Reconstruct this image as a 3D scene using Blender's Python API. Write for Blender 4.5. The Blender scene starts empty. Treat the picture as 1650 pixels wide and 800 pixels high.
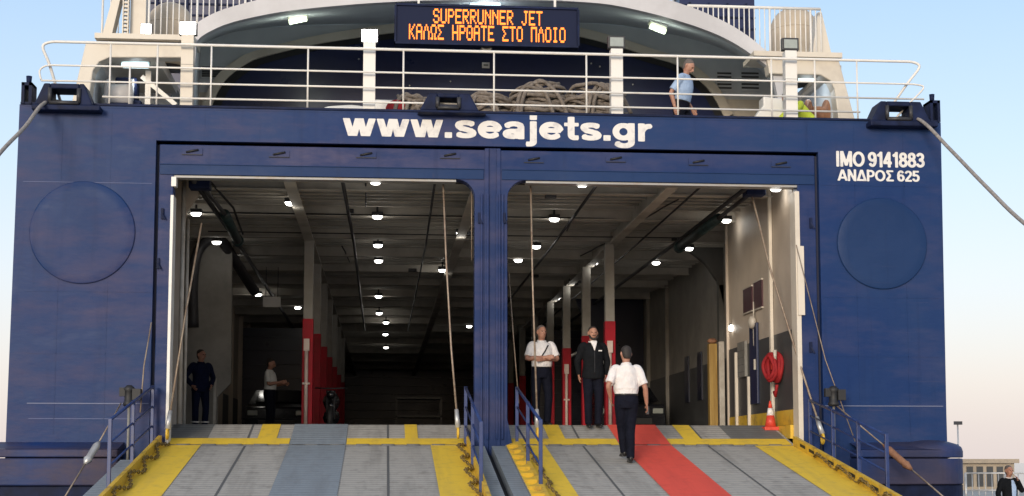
import bpy, bmesh, math, random
from mathutils import Vector, Matrix, noise as mnoise
R = math.radians
scn = bpy.context.scene
col = scn.collection

# ------------------------------------------------------------------ camera
F, CX, CY = 2400.0, 825.0, 510.0            # focal length and principal point in photo pixels
YAW, PITCH = math.atan(205 / F), R(5.6)
CAM = Vector((-1.79, -25.0, 1.65))
cd = bpy.data.cameras.new('camera')
cam = bpy.data.objects.new('camera', cd); col.objects.link(cam)
cam.location = CAM
cam.rotation_euler = (R(90) + PITCH, 0, -YAW)
cd.sensor_width = 36; cd.lens = F / 1650 * 36
cd.shift_y = (CY - 400) / 1650
cd.clip_start = .1; cd.clip_end = 6000
scn.camera = cam

# ------------------------------------------------------------------ world, sun, exposure
SUN_EL, SUN_AZ = R(10), R(200)               # a low weak sun behind the camera, to its left
w = bpy.data.worlds.new('World'); scn.world = w; w.use_nodes = True
nt = w.node_tree; nt.nodes.clear()
out = nt.nodes.new('ShaderNodeOutputWorld')
sky = nt.nodes.new('ShaderNodeTexSky'); sky.sky_type = 'NISHITA'; sky.sun_disc = False
sky.sun_elevation = SUN_EL; sky.sun_rotation = SUN_AZ; sky.dust_density = 3.0; sky.ozone_density = 2.0
bg1 = nt.nodes.new('ShaderNodeBackground'); bg1.inputs[1].default_value = .05
nt.links.new(sky.outputs[0], bg1.inputs[0])
tc = nt.nodes.new('ShaderNodeTexCoord'); sx = nt.nodes.new('ShaderNodeSeparateXYZ')
nt.links.new(tc.outputs['Generated'], sx.inputs[0])
rp = nt.nodes.new('ShaderNodeValToRGB')
nt.links.new(sx.outputs[2], rp.inputs[0])
els = rp.color_ramp.elements
stops = [(0.0, (.66, .575, .555)), (.05, (.655, .585, .57)), (.12, (.58, .585, .62)), (.20, (.46, .545, .655)), (.30, (.335, .455, .61)), (.45, (.34, .41, .52)), (1, (.36, .39, .44))]
els[0].position, els[0].color = stops[0][0], stops[0][1] + (1,)
els[1].position, els[1].color = stops[-1][0], stops[-1][1] + (1,)
for p, c in stops[1:-1]:
    e = els.new(p); e.color = c + (1,)
bg2 = nt.nodes.new('ShaderNodeBackground'); bg2.inputs[1].default_value = .72
nt.links.new(rp.outputs[0], bg2.inputs[0])
add = nt.nodes.new('ShaderNodeAddShader')
nt.links.new(bg1.outputs[0], add.inputs[0]); nt.links.new(bg2.outputs[0], add.inputs[1])
nt.links.new(add.outputs[0], out.inputs[0])
sd = bpy.data.lights.new('sun', 'SUN'); sd.energy = 1.3; sd.angle = R(15); sd.color = (1, .90, .78)
sun = bpy.data.objects.new('sun', sd); col.objects.link(sun)
sdir = Vector((math.sin(SUN_AZ) * math.cos(SUN_EL), math.cos(SUN_AZ) * math.cos(SUN_EL), math.sin(SUN_EL)))
sun.rotation_euler = sdir.to_track_quat('Z', 'Y').to_euler(); sun.location = (0, -30, 30)
vs = scn.view_settings
scn.display_settings.display_device = 'sRGB'
vs.view_transform = 'Standard'; vs.look = 'None'; vs.gamma = 1; vs.exposure = .72; vs.use_curve_mapping = False
scn.render.film_transparent = False
try:
    scn.cycles.max_bounces = 8; scn.cycles.use_denoising = True
    scn.cycles.sample_clamp_indirect = 4
except Exception:
    pass

# ------------------------------------------------------------------ measuring helper: photo pixel -> point on a plane
_fw = Vector((math.sin(YAW) * math.cos(PITCH), math.cos(YAW) * math.cos(PITCH), math.sin(PITCH)))
_rt = Vector((math.cos(YAW), -math.sin(YAW), 0))
_up = _rt.cross(_fw)
def at(px, py, Y=None, Z=None, X=None):
    d = _fw * F + _rt * (px - CX) + _up * (CY - py)
    if Y is not None: t = (Y - CAM.y) / d.y
    elif Z is not None: t = (Z - CAM.z) / d.z
    else: t = (X - CAM.x) / d.x
    return CAM + d * t
def ax(px, py, Y=0.0): return at(px, py, Y=Y).x
def az(px, py, Y=0.0): return at(px, py, Y=Y).z

# ------------------------------------------------------------------ materials
def mat(name, c, rough=.6, metal=0.0, var=0.0, vscale=1.5, c2=None, stretch=(1, 1, 1), bump=0.0, bscale=30, emit=None, estr=1.0, spec=.5, coat=0, detail=6, contrast=(.35, .65)):
    m = bpy.data.materials.new(name); m.use_nodes = True
    n = m.node_tree.nodes; l = m.node_tree.links
    b = n['Principled BSDF']
    b.inputs['Base Color'].default_value = (*c, 1)
    b.inputs['Roughness'].default_value = rough
    b.inputs['Metallic'].default_value = metal
    b.inputs['Specular IOR Level'].default_value = spec
    if coat: b.inputs['Coat Weight'].default_value = coat
    tcn = n.new('ShaderNodeTexCoord'); mp = n.new('ShaderNodeMapping'); mp.inputs['Scale'].default_value = stretch
    l.new(tcn.outputs['Object'], mp.inputs[0])
    if var or c2:
        nz = n.new('ShaderNodeTexNoise'); nz.inputs['Scale'].default_value = vscale; nz.inputs['Detail'].default_value = detail
        nz.inputs['Roughness'].default_value = .62
        l.new(mp.outputs[0], nz.inputs[0])
        mr = n.new('ShaderNodeMapRange'); mr.inputs[1].default_value, mr.inputs[2].default_value = contrast
        l.new(nz.outputs[0], mr.inputs[0])
        mx = n.new('ShaderNodeMix'); mx.data_type = 'RGBA'
        lo = c2 if c2 else tuple(v * (1 - var) for v in c)
        hi = c if c2 else tuple(min(1, v * (1 + var)) for v in c)
        mx.inputs[6].default_value = (*lo, 1); mx.inputs[7].default_value = (*hi, 1)
        l.new(mr.outputs[0], mx.inputs[0]); l.new(mx.outputs[2], b.inputs['Base Color'])
        rr = n.new('ShaderNodeMapRange'); rr.inputs[3].default_value = max(.05, rough - .1); rr.inputs[4].default_value = min(1, rough + .1)
        l.new(nz.outputs[0], rr.inputs[0]); l.new(rr.outputs[0], b.inputs['Roughness'])
    if bump:
        nb = n.new('ShaderNodeTexNoise'); nb.inputs['Scale'].default_value = bscale; nb.inputs['Detail'].default_value = 4
        l.new(mp.outputs[0], nb.inputs[0])
        bp = n.new('ShaderNodeBump'); bp.inputs['Strength'].default_value = bump; bp.inputs['Distance'].default_value = .05
        l.new(nb.outputs[0], bp.inputs['Height']); l.new(bp.outputs[0], b.inputs['Normal'])
    if emit:
        b.inputs['Emission Color'].default_value = (*emit, 1); b.inputs['Emission Strength'].default_value = estr
    return m

def hull_mat(name, base, alt, scuff, amount=(.56, .74)):
    """painted steel: repainted areas, chalky scuffs, horizontal scrape lines, plate waviness"""
    m = bpy.data.materials.new(name); m.use_nodes = True
    n = m.node_tree.nodes; l = m.node_tree.links; b = n['Principled BSDF']
    b.inputs['Specular IOR Level'].default_value = .17
    tcn = n.new('ShaderNodeTexCoord')
    def nz(scale, st, det=5, rough=.6, off=0):
        mp = n.new('ShaderNodeMapping'); mp.inputs['Scale'].default_value = st; mp.inputs['Location'].default_value = (off, off, off)
        l.new(tcn.outputs['Object'], mp.inputs[0])
        t = n.new('ShaderNodeTexNoise'); t.inputs['Scale'].default_value = scale; t.inputs['Detail'].default_value = det; t.inputs['Roughness'].default_value = rough
        l.new(mp.outputs[0], t.inputs[0]); return t
    def mapr(o, a, c, lo=0, hi=1):
        r = n.new('ShaderNodeMapRange'); r.inputs[1].default_value = a; r.inputs[2].default_value = c
        r.inputs[3].default_value = lo; r.inputs[4].default_value = hi; l.new(o, r.inputs[0]); return r.outputs[0]
    def mix(f, a, c):
        x = n.new('ShaderNodeMix'); x.data_type = 'RGBA'
        l.new(f, x.inputs[0])
        for s, v in ((6, a), (7, c)):
            if isinstance(v, tuple): x.inputs[s].default_value = (*v, 1)
            else: l.new(v, x.inputs[s])
        return x.outputs[2]
    big = nz(.45, (1, 1, .8), 5, .55)
    c = mix(mapr(big.outputs[0], .4, .62), base, alt)
    sc = nz(1.1, (.5, 1, 1.6), 8, .68, 7.3)
    f1 = mapr(sc.outputs[0], *amount)
    fm = n.new('ShaderNodeMath'); fm.operation = 'MULTIPLY'; l.new(f1, fm.inputs[0])
    sxn = n.new('ShaderNodeSeparateXYZ'); l.new(tcn.outputs['Object'], sxn.inputs[0]); l.new(mapr(sxn.outputs[0], 3.0, -3.5, .30, .75), fm.inputs[1])
    c = mix(fm.outputs[0], c, scuff)
    ln = nz(3.2, (.18, 1, 5.5), 6, .7, 3.1)
    f2 = mapr(ln.outputs[0], .62, .76)
    fm2 = n.new('ShaderNodeMath'); fm2.operation = 'MULTIPLY'; fm2.inputs[1].default_value = .42; l.new(f2, fm2.inputs[0])
    c = mix(fm2.outputs[0], c, scuff)
    # rain streaks running down
    st = nz(2.6, (3.2, 1, .16), 5, .6, 11)
    f3 = mapr(st.outputs[0], .56, .78)
    fm3 = n.new('ShaderNodeMath'); fm3.operation = 'MULTIPLY'; fm3.inputs[1].default_value = .35; l.new(f3, fm3.inputs[0])
    c = mix(fm3.outputs[0], c, tuple(v * .55 for v in base))
    # rust bleeding and chips
    ch = nz(4.5, (1, 1, .55), 9, .74, 21)
    fm4 = n.new('ShaderNodeMath'); fm4.operation = 'MULTIPLY'; l.new(mapr(ch.outputs[0], .64, .72), fm4.inputs[0]); l.new(mapr(sc.outputs[0], .46, .62), fm4.inputs[1])
    fm5 = n.new('ShaderNodeMath'); fm5.operation = 'MULTIPLY'; fm5.inputs[1].default_value = .6; l.new(fm4.outputs[0], fm5.inputs[0])
    c = mix(fm5.outputs[0], c, (.10, .055, .05))
    l.new(c, b.inputs['Base Color'])
    l.new(mapr(sc.outputs[0], .3, .75, .40, .65), b.inputs['Roughness'])
    wv = nz(.9, (1, 1, 1.3), 3, .5, 5)
    bp = n.new('ShaderNodeBump'); bp.inputs['Strength'].default_value = .30; bp.inputs['Distance'].default_value = .10; l.new(wv.outputs[0], bp.inputs['Height'])
    fn = nz(9, (.5, 1, 1.5), 4, .6, 2)
    bp2 = n.new('ShaderNodeBump'); bp2.inputs['Strength'].default_value = .25; bp2.inputs['Distance'].default_value = .015
    l.new(fn.outputs[0], bp2.inputs['Height']); l.new(bp.outputs[0], bp2.inputs['Normal']); l.new(bp2.outputs[0], b.inputs['Normal'])
    return m

def ramp_mat(name, base, dirt, ribs=True, rough=.7, dirt_rng=(.45, .75), damt=.6):
    """ramp paint: transverse anti-skid ribs, tyre wear running up the ramp, grime"""
    m = bpy.data.materials.new(name); m.use_nodes = True
    n = m.node_tree.nodes; l = m.node_tree.links; b = n['Principled BSDF']
    b.inputs['Roughness'].default_value = rough
    tcn = n.new('ShaderNodeTexCoord')
    def nz(scale, st, det=6, off=0):
        mp = n.new('ShaderNodeMapping'); mp.inputs['Scale'].default_value = st; mp.inputs['Location'].default_value = (off, off, off)
        l.new(tcn.outputs['Object'], mp.inputs[0])
        t = n.new('ShaderNodeTexNoise'); t.inputs['Scale'].default_value = scale; t.inputs['Detail'].default_value = det; t.inputs['Roughness'].default_value = .65
        l.new(mp.outputs[0], t.inputs[0]); return t
    def mapr(o, a, c, lo=0, hi=1):
        r = n.new('ShaderNodeMapRange'); r.inputs[1].default_value = a; r.inputs[2].default_value = c
        r.inputs[3].default_value = lo; r.inputs[4].default_value = hi; l.new(o, r.inputs[0]); return r.outputs[0]
    c = None
    def mix(f, a, c2):
        x = n.new('ShaderNodeMix'); x.data_type = 'RGBA'; l.new(f, x.inputs[0])
        for s, v in ((6, a), (7, c2)):
            if isinstance(v, tuple): x.inputs[s].default_value = (*v, 1)
            else: l.new(v, x.inputs[s])
        return x.outputs[2]
    tr = nz(1.3, (2.6, .14, 1), 6)
    c = mix(mapr(tr.outputs[0], *dirt_rng, 0, damt), base, dirt)
    sp = nz(5, (1, 1, 1), 8, 4)
    c = mix(mapr(sp.outputs[0], .52, .72, 0, damt), c, dirt)
    if ribs:
        mp = n.new('ShaderNodeMapping'); l.new(tcn.outputs['Object'], mp.inputs[0])
        wv = n.new('ShaderNodeTexWave'); wv.bands_direction = 'Y'; wv.inputs['Scale'].default_value = 2.0; wv.inputs['Distortion'].default_value = .6; wv.inputs['Detail'].default_value = 2; wv.inputs['Detail Scale'].default_value = .6
        l.new(mp.outputs[0], wv.inputs[0])
        c = mix(mapr(wv.outputs['Fac'], .70, 1, 0, .55), c, dirt)
        bp = n.new('ShaderNodeBump'); bp.inputs['Strength'].default_value = .5; bp.inputs['Distance'].default_value = .012
        l.new(wv.outputs['Fac'], bp.inputs['Height']); l.new(bp.outputs[0], b.inputs['Normal'])
    l.new(c, b.inputs['Base Color'])
    return m

M = {}
M['hull'] = hull_mat('hull_blue', (.007, .029, .115), (.012, .036, .118), (.080, .072, .130), (.46, .68))
M['hull_clean'] = hull_mat('hull_blue_repainted', (.008, .029, .098), (.012, .036, .112), (.05, .06, .13), (.58, .8))
M['frame'] = hull_mat('door_frame_blue', (.007, .025, .102), (.012, .032, .112), (.095, .085, .145), (.44, .66))
M['fender'] = hull_mat('fender_blue', (.011, .042, .165), (.030, .034, .075), (.10, .07, .08), (.46, .68))
M['groove'] = mat('groove_dark', (.012, .017, .045), .7)
M['dark_blue'] = mat('dark_blue_steel', (.008, .014, .045), .6, var=.4, vscale=4, spec=.15)
M['rail_blue'] = mat('rail_blue', (.011, .030, .125), .4, var=.25, vscale=6)
M['white'] = mat('white_paint', (.72, .70, .66), .45, var=.06, vscale=3, c2=(.58, .52, .45), contrast=(.2, .45))
M['cream'] = mat('cream_paint', (.62, .565, .48), .5, c2=(.48, .425, .355), vscale=1.4, contrast=(.25, .5))
M['letter'] = mat('letter_white', (.70, .68, .65), .6, c2=(.46, .44, .45), vscale=5, contrast=(.28, .5))
M['trim'] = mat('bare_trim', (.34, .34, .34), .4, c2=(.30, .25, .2), vscale=5, contrast=(.25, .5))
M['soffit'] = mat('grey_soffit', (.66, .69, .72), .75, c2=(.56, .59, .63), vscale=.8, spec=.2)
M['deck_up'] = mat('upper_deck_grey', (.32, .34, .33), .7, c2=(.24, .26, .26), vscale=1.5)
M['rim'] = mat('pale_grey_rim', (.56, .555, .575), .55, c2=(.45, .445, .46), vscale=.9)
M['navy'] = mat('navy_glass', (.010, .015, .060), .30, c2=(.015, .022, .075), vscale=1.2, spec=.4)
M['black'] = mat('black_rubber', (.012, .012, .014), .6)
M['dark'] = mat('dark_steel', (.03, .03, .034), .5, var=.3, vscale=5)
M['ceiling'] = mat('ceiling_beige', (.56, .525, .465), .65, c2=(.34, .315, .275), vscale=1.1, contrast=(.3, .6))
M['int_wall'] = mat('interior_cream', (.50, .43, .355), .55, c2=(.40, .34, .28), vscale=1.2)
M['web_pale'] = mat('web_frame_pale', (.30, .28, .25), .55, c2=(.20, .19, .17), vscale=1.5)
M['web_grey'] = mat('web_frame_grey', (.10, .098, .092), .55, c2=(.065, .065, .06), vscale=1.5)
M['int_white'] = mat('interior_white', (.5, .47, .42), .5, c2=(.36, .32, .27), vscale=3)
M['int_grey'] = mat('interior_dado_grey', (.062, .064, .066), .5, c2=(.042, .043, .045), vscale=1.5)
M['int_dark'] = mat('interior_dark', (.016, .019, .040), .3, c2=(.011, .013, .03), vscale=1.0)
M['deckfloor'] = mat('deck_floor_grey', (.075, .078, .08), .45, var=.3, vscale=2)
M['red'] = mat('red_paint', (.42, .006, .022), .5, c2=(.27, .005, .014), vscale=3, spec=.2)
M['colgrey'] = mat('column_grey', (.30, .29, .27), .5, c2=(.22, .21, .19), vscale=2)
M['pipe_pink'] = mat('pale_pipe', (.62, .50, .45), .4, var=.1, vscale=5)
M['wood'] = mat('yellow_wood', (.38, .24, .06), .5, c2=(.26, .15, .03), vscale=3, stretch=(4, 4, .5))
M['ramp_grey'] = ramp_mat('ramp_grey', (.41, .385, .35), (.19, .178, .16), damt=.7)
M['ramp_dark'] = ramp_mat('ramp_dark_grey', (.16, .16, .155), (.09, .09, .088))
M['ramp_blue'] = ramp_mat('ramp_bluegrey', (.235, .27, .305), (.15, .162, .178))
M['ramp_red'] = ramp_mat('ramp_red', (.78, .085, .055), (.55, .055, .04), ribs=False, damt=.5)
M['ramp_yellow'] = ramp_mat('ramp_yellow', (.80, .53, .04), (.38, .26, .08), ribs=False, dirt_rng=(.5, .8), damt=.45)
M['yellow'] = mat('yellow_paint', (.66, .42, .04), .5, c2=(.34, .21, .05), vscale=4, contrast=(.3, .5))
M['seam'] = mat('seam_dark', (.10, .10, .10), .8)
M['led_board'] = mat('sign_board', (.012, .017, .045), .7, spec=.15)
M['led_on'] = mat('led_orange', (.9, .25, .02), .5, emit=(1, .17, .012), estr=1.15)
M['lamp_on'] = mat('lamp_lit', (.9, .9, .9), .5, emit=(1, .97, .93), estr=9)
M['lamp_int'] = mat('lamp_lit_inside', (.9, .9, .9), .5, emit=(1, .97, .90), estr=7)
M['tube_green'] = mat('tube_greenish', (.9, .95, .8), .5, emit=(.86, 1, .66), estr=.9)
M['tube_cyan'] = mat('tube_cyan', (.8, .95, 1), .5, emit=(.66, .92, 1), estr=.95)
M['lamp_off'] = mat('lamp_glass', (.30, .33, .31), .2, var=.1, vscale=8)
M['hose'] = mat('dull_red_hose', (.34, .022, .024), .7, c2=(.22, .015, .02), vscale=6, spec=.2)
M['rope'] = mat('rope', (.25, .21, .175), .9, c2=(.14, .115, .095), vscale=14, bump=.5, bscale=60)
M['line'] = mat('mooring_rope', (.34, .31, .29), .9, c2=(.20, .18, .165), vscale=18)
M['cable'] = mat('steel_cable', (.34, .28, .22), .5, .3, c2=(.2, .14, .1), vscale=9)
M['radome'] = mat('radome_tan', (.46, .385, .29), .55, c2=(.38, .31, .23), vscale=2.5)
M['hydraulic'] = mat('dark_green_steel', (.018, .040, .042), .5, var=.4, vscale=5)
M['rust'] = mat('rusty', (.30, .15, .08), .7, c2=(.16, .07, .04), vscale=9)
M['chain'] = mat('chain', (.20, .14, .05), .6, .4, var=.4, vscale=20)
M['hivis'] = mat('hivis', (.56, .66, .05), .8, var=.1, vscale=8)
M['cone'] = mat('cone_orange', (.62, .06, .035), .5, var=.15, vscale=8)
M['maroon'] = mat('maroon_panel', (.045, .010, .018), .4)
M['door_blue'] = mat('door_blue', (.010, .018, .060), .45)
M['panel'] = mat('grey_panel', (.24, .235, .22), .5, c2=(.16, .155, .14), vscale=3)
M['skin'] = mat('skin', (.40, .20, .135), .55, c2=(.32, .15, .10), vscale=14)
M['skin_b'] = mat('skin_warm', (.44, .235, .16), .55, c2=(.35, .17, .115), vscale=14)
M['hair'] = mat('hair_dark', (.020, .015, .013), .7)
M['hair_g'] = mat('hair_grey', (.11, .09, .08), .7)
M['shirt'] = mat('white_shirt', (.72, .69, .68), .85, var=.06, vscale=7, bump=.8, bscale=10, spec=.2)
M['shirt_dim'] = mat('pale_shirt', (.62, .62, .60), .8, var=.06, vscale=7, bump=.4, bscale=9)
M['shirt_b'] = mat('light_blue_shirt', (.33, .44, .62), .8, var=.12, vscale=6, bump=.45, bscale=9)
M['trouser'] = mat('navy_trousers', (.006, .007, .014), .85, var=.25, vscale=5, bump=.7, bscale=9, spec=.12)
M['jacket'] = mat('black_jacket', (.007, .008, .010), .85, var=.25, vscale=5, bump=.7, bscale=8, spec=.12)
M['overall'] = mat('navy_overall', (.006, .009, .030), .85, var=.25, vscale=5, bump=.7, bscale=8, spec=.12)
M['leather'] = mat('black_leather', (.012, .011, .011), .3)
M['concrete'] = mat('quay_concrete', (.40, .385, .36), .85, c2=(.30, .29, .27), vscale=.6, bump=.2, bscale=12)
M['stone'] = mat('tan_render', (.40, .33, .25), .8, c2=(.30, .25, .19), vscale=1.2)
M['car_paint'] = mat('dark_car_paint', (.012, .013, .018), .18, coat=.6)
M['glass'] = mat('dark_glass', (.01, .011, .014), .08)
M['galv'] = mat('galvanised', (.5, .5, .5), .4, .5, var=.12, vscale=6)
M['eye'] = mat('eye', (.02, .015, .012), .2)

# ------------------------------------------------------------------ geometry helpers
class MB:
    def __init__(s): s.v, s.f, s.mi, s.sm = [], [], [], []
    def add(s, vs, fs, mi=0, smooth=False):
        o = len(s.v); s.v += [Vector(v) for v in vs]
        for f in fs: s.f.append([i + o for i in f]); s.mi.append(mi); s.sm.append(smooth)
    def box(s, x0, x1, y0, y1, z0, z1, mi=0):
        if x0 > x1: x0, x1 = x1, x0
        if y0 > y1: y0, y1 = y1, y0
        if z0 > z1: z0, z1 = z1, z0
        s.add([(x0, y0, z0), (x1, y0, z0), (x1, y1, z0), (x0, y1, z0), (x0, y0, z1), (x1, y0, z1), (x1, y1, z1), (x0, y1, z1)],
              [(0, 3, 2, 1), (4, 5, 6, 7), (0, 1, 5, 4), (1, 2, 6, 5), (2, 3, 7, 6), (3, 0, 4, 7)], mi)
        return s
    def beam(s, p, q, wd, ht, mi=0, up=(0, 0, 1)):
        p, q = Vector(p), Vector(q); t = (q - p).normalized(); up = Vector(up)
        u = t.cross(up)
        if u.length < 1e-4: u = t.cross(Vector((0, 1, 0)))
        u.normalize(); v = u.cross(t)
        vs = [a + u * i * wd / 2 + v * j * ht / 2 for a in (p, q) for i, j in ((-1, -1), (1, -1), (1, 1), (-1, 1))]
        s.add(vs, [(3, 2, 1, 0), (4, 5, 6, 7), (0, 1, 5, 4), (1, 2, 6, 5), (2, 3, 7, 6), (3, 0, 4, 7)], mi); return s
    def tube(s, path, r, n=8, mi=0, closed=False):
        path = [Vector(p) for p in path]; m = len(path)
        rr = r if isinstance(r, (list, tuple)) else [r] * m
        vs, fs = [], []; u = None
        for i, p in enumerate(path):
            a = path[(i - 1) % m] if (closed or i) else p
            b = path[(i + 1) % m] if (closed or i < m - 1) else p
            t = (b - a).normalized()
            if u is None:
                u = t.cross(Vector((0, 0, 1)))
                if u.length < 1e-3: u = t.cross(Vector((0, 1, 0)))
            u = (u - t * u.dot(t))
            if u.length < 1e-6: u = t.orthogonal()
            u.normalize(); v = t.cross(u)
            vs += [p + (u * math.cos(2 * math.pi * k / n) + v * math.sin(2 * math.pi * k / n)) * rr[i] for k in range(n)]
        for i in range(m if closed else m - 1):
            j = (i + 1) % m
            for k in range(n):
                fs.append((i * n + k, i * n + (k + 1) % n, j * n + (k + 1) % n, j * n + k))
        if not closed:
            fs.append(tuple(range(n - 1, -1, -1))); fs.append(tuple((m - 1) * n + k for k in range(n)))
        s.add(vs, fs, mi, True); return s
    def lathe(s, prof, c, axis='z', n=24, mi=0, sx=1.0, sy=1.0):
        """prof: (radius, height) list; axis through c"""
        c = Vector(c); vs, fs = [], []
        for r, h in prof:
            for k in range(n):
                a = 2 * math.pi * k / n; u, v = r * math.cos(a) * sx, r * math.sin(a) * sy
                vs.append(c + (Vector((u, v, h)) if axis == 'z' else Vector((u, -h, v)) if axis == 'y' else Vector((h, u, v))))
        m = len(prof)
        for i in range(m - 1):
            for k in range(n): fs.append((i * n + k, i * n + (k + 1) % n, (i + 1) * n + (k + 1) % n, (i + 1) * n + k))
        fs.append(tuple(range(n - 1, -1, -1))); fs.append(tuple((m - 1) * n + k for k in range(n)))
        s.add(vs, fs, mi, n > 8); return s
    def prism(s, poly, a, b, axis='y', mi=0):
        """extrude a 2-D polygon; axis y: poly is (x, z); z: (x, y); x: (y, z)"""
        def P(q, h): return (q[0], h, q[1]) if axis == 'y' else (q[0], q[1], h) if axis == 'z' else (h, q[0], q[1])
        n = len(poly)
        area = sum(poly[i][0] * poly[(i + 1) % n][1] - poly[(i + 1) % n][0] * poly[i][1] for i in range(n))
        if area < 0: poly = poly[::-1]
        vs = [P(q, a) for q in poly] + [P(q, b) for q in poly]
        fs = [tuple(range(n)), tuple(range(2 * n - 1, n - 1, -1))] + [(i, i + n, (i + 1) % n + n, (i + 1) % n) for i in range(n)]
        s.add(vs, fs, mi); return s
    def ruled(s, A, B, mi=0, smooth=True):
        n = len(A); s.add(list(A) + list(B), [(i, i + 1, n + i + 1, n + i) for i in range(n - 1)], mi, smooth); return s
    def build(s, name, mats, parent=None, bevel=0.0, autosmooth=True):
        me = bpy.data.meshes.new(name)
        off = world_loc(parent) if parent else Vector((0, 0, 0))
        me.from_pydata([v - off for v in s.v], [], s.f)
        for m in (mats if isinstance(mats, (list, tuple)) else [mats]): me.materials.append(m)
        for p, mi, sm in zip(me.polygons, s.mi, s.sm): p.material_index = mi; p.use_smooth = sm
        bm = bmesh.new(); bm.from_mesh(me)
        bmesh.ops.recalc_face_normals(bm, faces=bm.faces)
        bm.to_mesh(me); bm.free()
        me.update()
        o = bpy.data.objects.new(name, me); col.objects.link(o)
        if parent: o.parent = parent
        if bevel:
            b = o.modifiers.new('bevel', 'BEVEL'); b.width = bevel; b.segments = 2; b.limit_method = 'ANGLE'; b.angle_limit = R(40)
        return o

def world_loc(o):
    v = Vector((0, 0, 0))
    while o: v += o.location; o = o.parent
    return v
def tag(o, label=None, cat=None, group=None, kind=None):
    if label: o['label'] = label
    if cat: o['category'] = cat
    if group: o['group'] = group
    if kind: o['kind'] = kind
    return o
def thing(name, label, cat, loc=(0, 0, 0), group=None):
    o = bpy.data.objects.new(name, None); col.objects.link(o); o.location = loc; o.empty_display_size = .3
    return tag(o, label, cat, group)
def copy_tree(o, parent=None):
    c = o.copy(); col.objects.link(c)
    if parent: c.parent = parent
    for ch in [x for x in bpy.data.objects if x.parent == o]: copy_tree(ch, c)
    return c
def arc(cx, cz, r, a0, a1, n=8): return [(cx + r * math.cos(R(a0 + (a1 - a0) * i / n)), cz + r * math.sin(R(a0 + (a1 - a0) * i / n))) for i in range(n + 1)]
def catmull(pts, k=5):
    pts = [Vector(p) for p in pts]; o = []
    for i in range(len(pts) - 1):
        a, b, c, d = pts[max(i - 1, 0)], pts[i], pts[i + 1], pts[min(i + 2, len(pts) - 1)]
        for j in range(k):
            t = j / k
            o.append(.5 * ((2 * b) + (c - a) * t + (2 * a - 5 * b + 4 * c - d) * t * t + (3 * b - a - 3 * c + d) * t ** 3))
    return o + [pts[-1]]
def sag_line(p, q, sag, n=16):
    p, q = Vector(p), Vector(q)
    return [p.lerp(q, i / n) - Vector((0, 0, sag * 4 * (i / n) * (1 - i / n))) for i in range(n + 1)]
def ball(mb, c, rx, ry, rz, n=14, m=9, mi=0):
    c = Vector(c); vs, fs = [], []
    for i in range(m + 1):
        th = math.pi * i / m
        for k in range(n):
            a = 2 * math.pi * k / n
            vs.append(c + Vector((rx * math.sin(th) * math.cos(a), ry * math.sin(th) * math.sin(a), rz * math.cos(th))))
    for i in range(m):
        for k in range(n): fs.append((i * n + k, i * n + (k + 1) % n, (i + 1) * n + (k + 1) % n, (i + 1) * n + k))
    mb.add(vs, fs, mi, True)

# ------------------------------------------------------------------ setting: sea and quay
SEA_Z = -1.3
mb = MB(); mb.add([(-2500, -60, SEA_Z), (2500, -60, SEA_Z), (2500, 5000, SEA_Z), (-2500, 5000, SEA_Z)], [(0, 1, 2, 3)])
sea_m = mat('sea_water', (.05, .085, .12), .12, bump=.35, bscale=.8)
tag(mb.build('sea', sea_m), kind='structure')
mb = MB(); mb.prism([(-60, -80), (60, -80), (60, 70), (9.3, 70), (9.3, -8.6), (-60, -8.6)], -3.0, 0.0, 'z')
tag(mb.build('quay', M['concrete']), kind='structure')

# ------------------------------------------------------------------ ferry: hull
ferry = thing('ferry', 'dark blue car ferry moored stern to quay with both stern ramps lowered', 'ferry')
ZTOP = az(775, 183)
XL0, XL1 = ax(31, 186), ax(9, 716)
XR0, XR1 = ax(1516, 205), ax(1526, 716)
ZW = 1.93                                   # ramp hinge sill
GL, GR, GT = ax(247, 420), ax(1322, 420), az(785, 236)    # groove round the two door frames
zlow = -2.2
xl_low = XL1 + (XL1 - XL0) * .5; xr_low = XR1 + (XR1 - XR0) * .5
mb = MB()
mb.prism([(XL0, ZTOP), (XL1, 2.0), (xl_low, zlow), (GL, zlow), (GL, GT), (GR, GT), (GR, zlow), (xr_low, zlow), (XR1, 2.0), (XR0, ZTOP)], 0, .12)
zweld = az(775, 652.5)
zw2 = az(120, 675)
for x0, x1 in ((XL1 + .32, GL - .02), (GR + .02, XR1 - .05)): mb.box(x0, x1, -.008, .0, zweld - .007, zweld + .007, 1)
mb.box(XL1 + .35, GL - .3, -.004, .0, zw2 - .005, zw2 + .005, 2)
for zz_, x0, x1 in ((az(120, 470), XL1 + .25, GL - .03), (az(120, 570), XL1 + .3, GL - .03), (az(1420, 300), GR + .03, XR0 - .1), (az(1420, 480), GR + .03, XR0 - .12), (az(1420, 575), GR + .03, XR0 - .14), (az(775, 212) + .28, XL0 + .1, XR0 - .1)): mb.box(x0, x1, -.004, 0, zz_ - .006, zz_ + .006, 0)
for px_ in (92, 172, 1382, 1462): xx_ = ax(px_, 500); mb.box(xx_ - .005, xx_ + .005, -.004, 0, 2.1, ZTOP - .1, 0)
for px_ in (330, 560, 700, 900, 1120, 1300): xx_ = ax(px_, 210); mb.box(xx_ - .005, xx_ + .005, -.0035, 0, GT + .03, ZTOP - .02, 0)
zs = az(120, 294); mb.box(XL0 + .1, GL - .05, -.005, 0, zs - .004, zs + .004, 2)
weld_m = mat('weld_pale', (.14, .16, .26), .6); weld2 = mat('weld_blue', (.05, .075, .2), .5)
transom = mb.build('transom', [M['hull'], weld_m, weld2], ferry)
mb = MB(); mb.box(XL0, GL - .3, .12, 62, ZTOP - .35, ZTOP - .30); 
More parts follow.
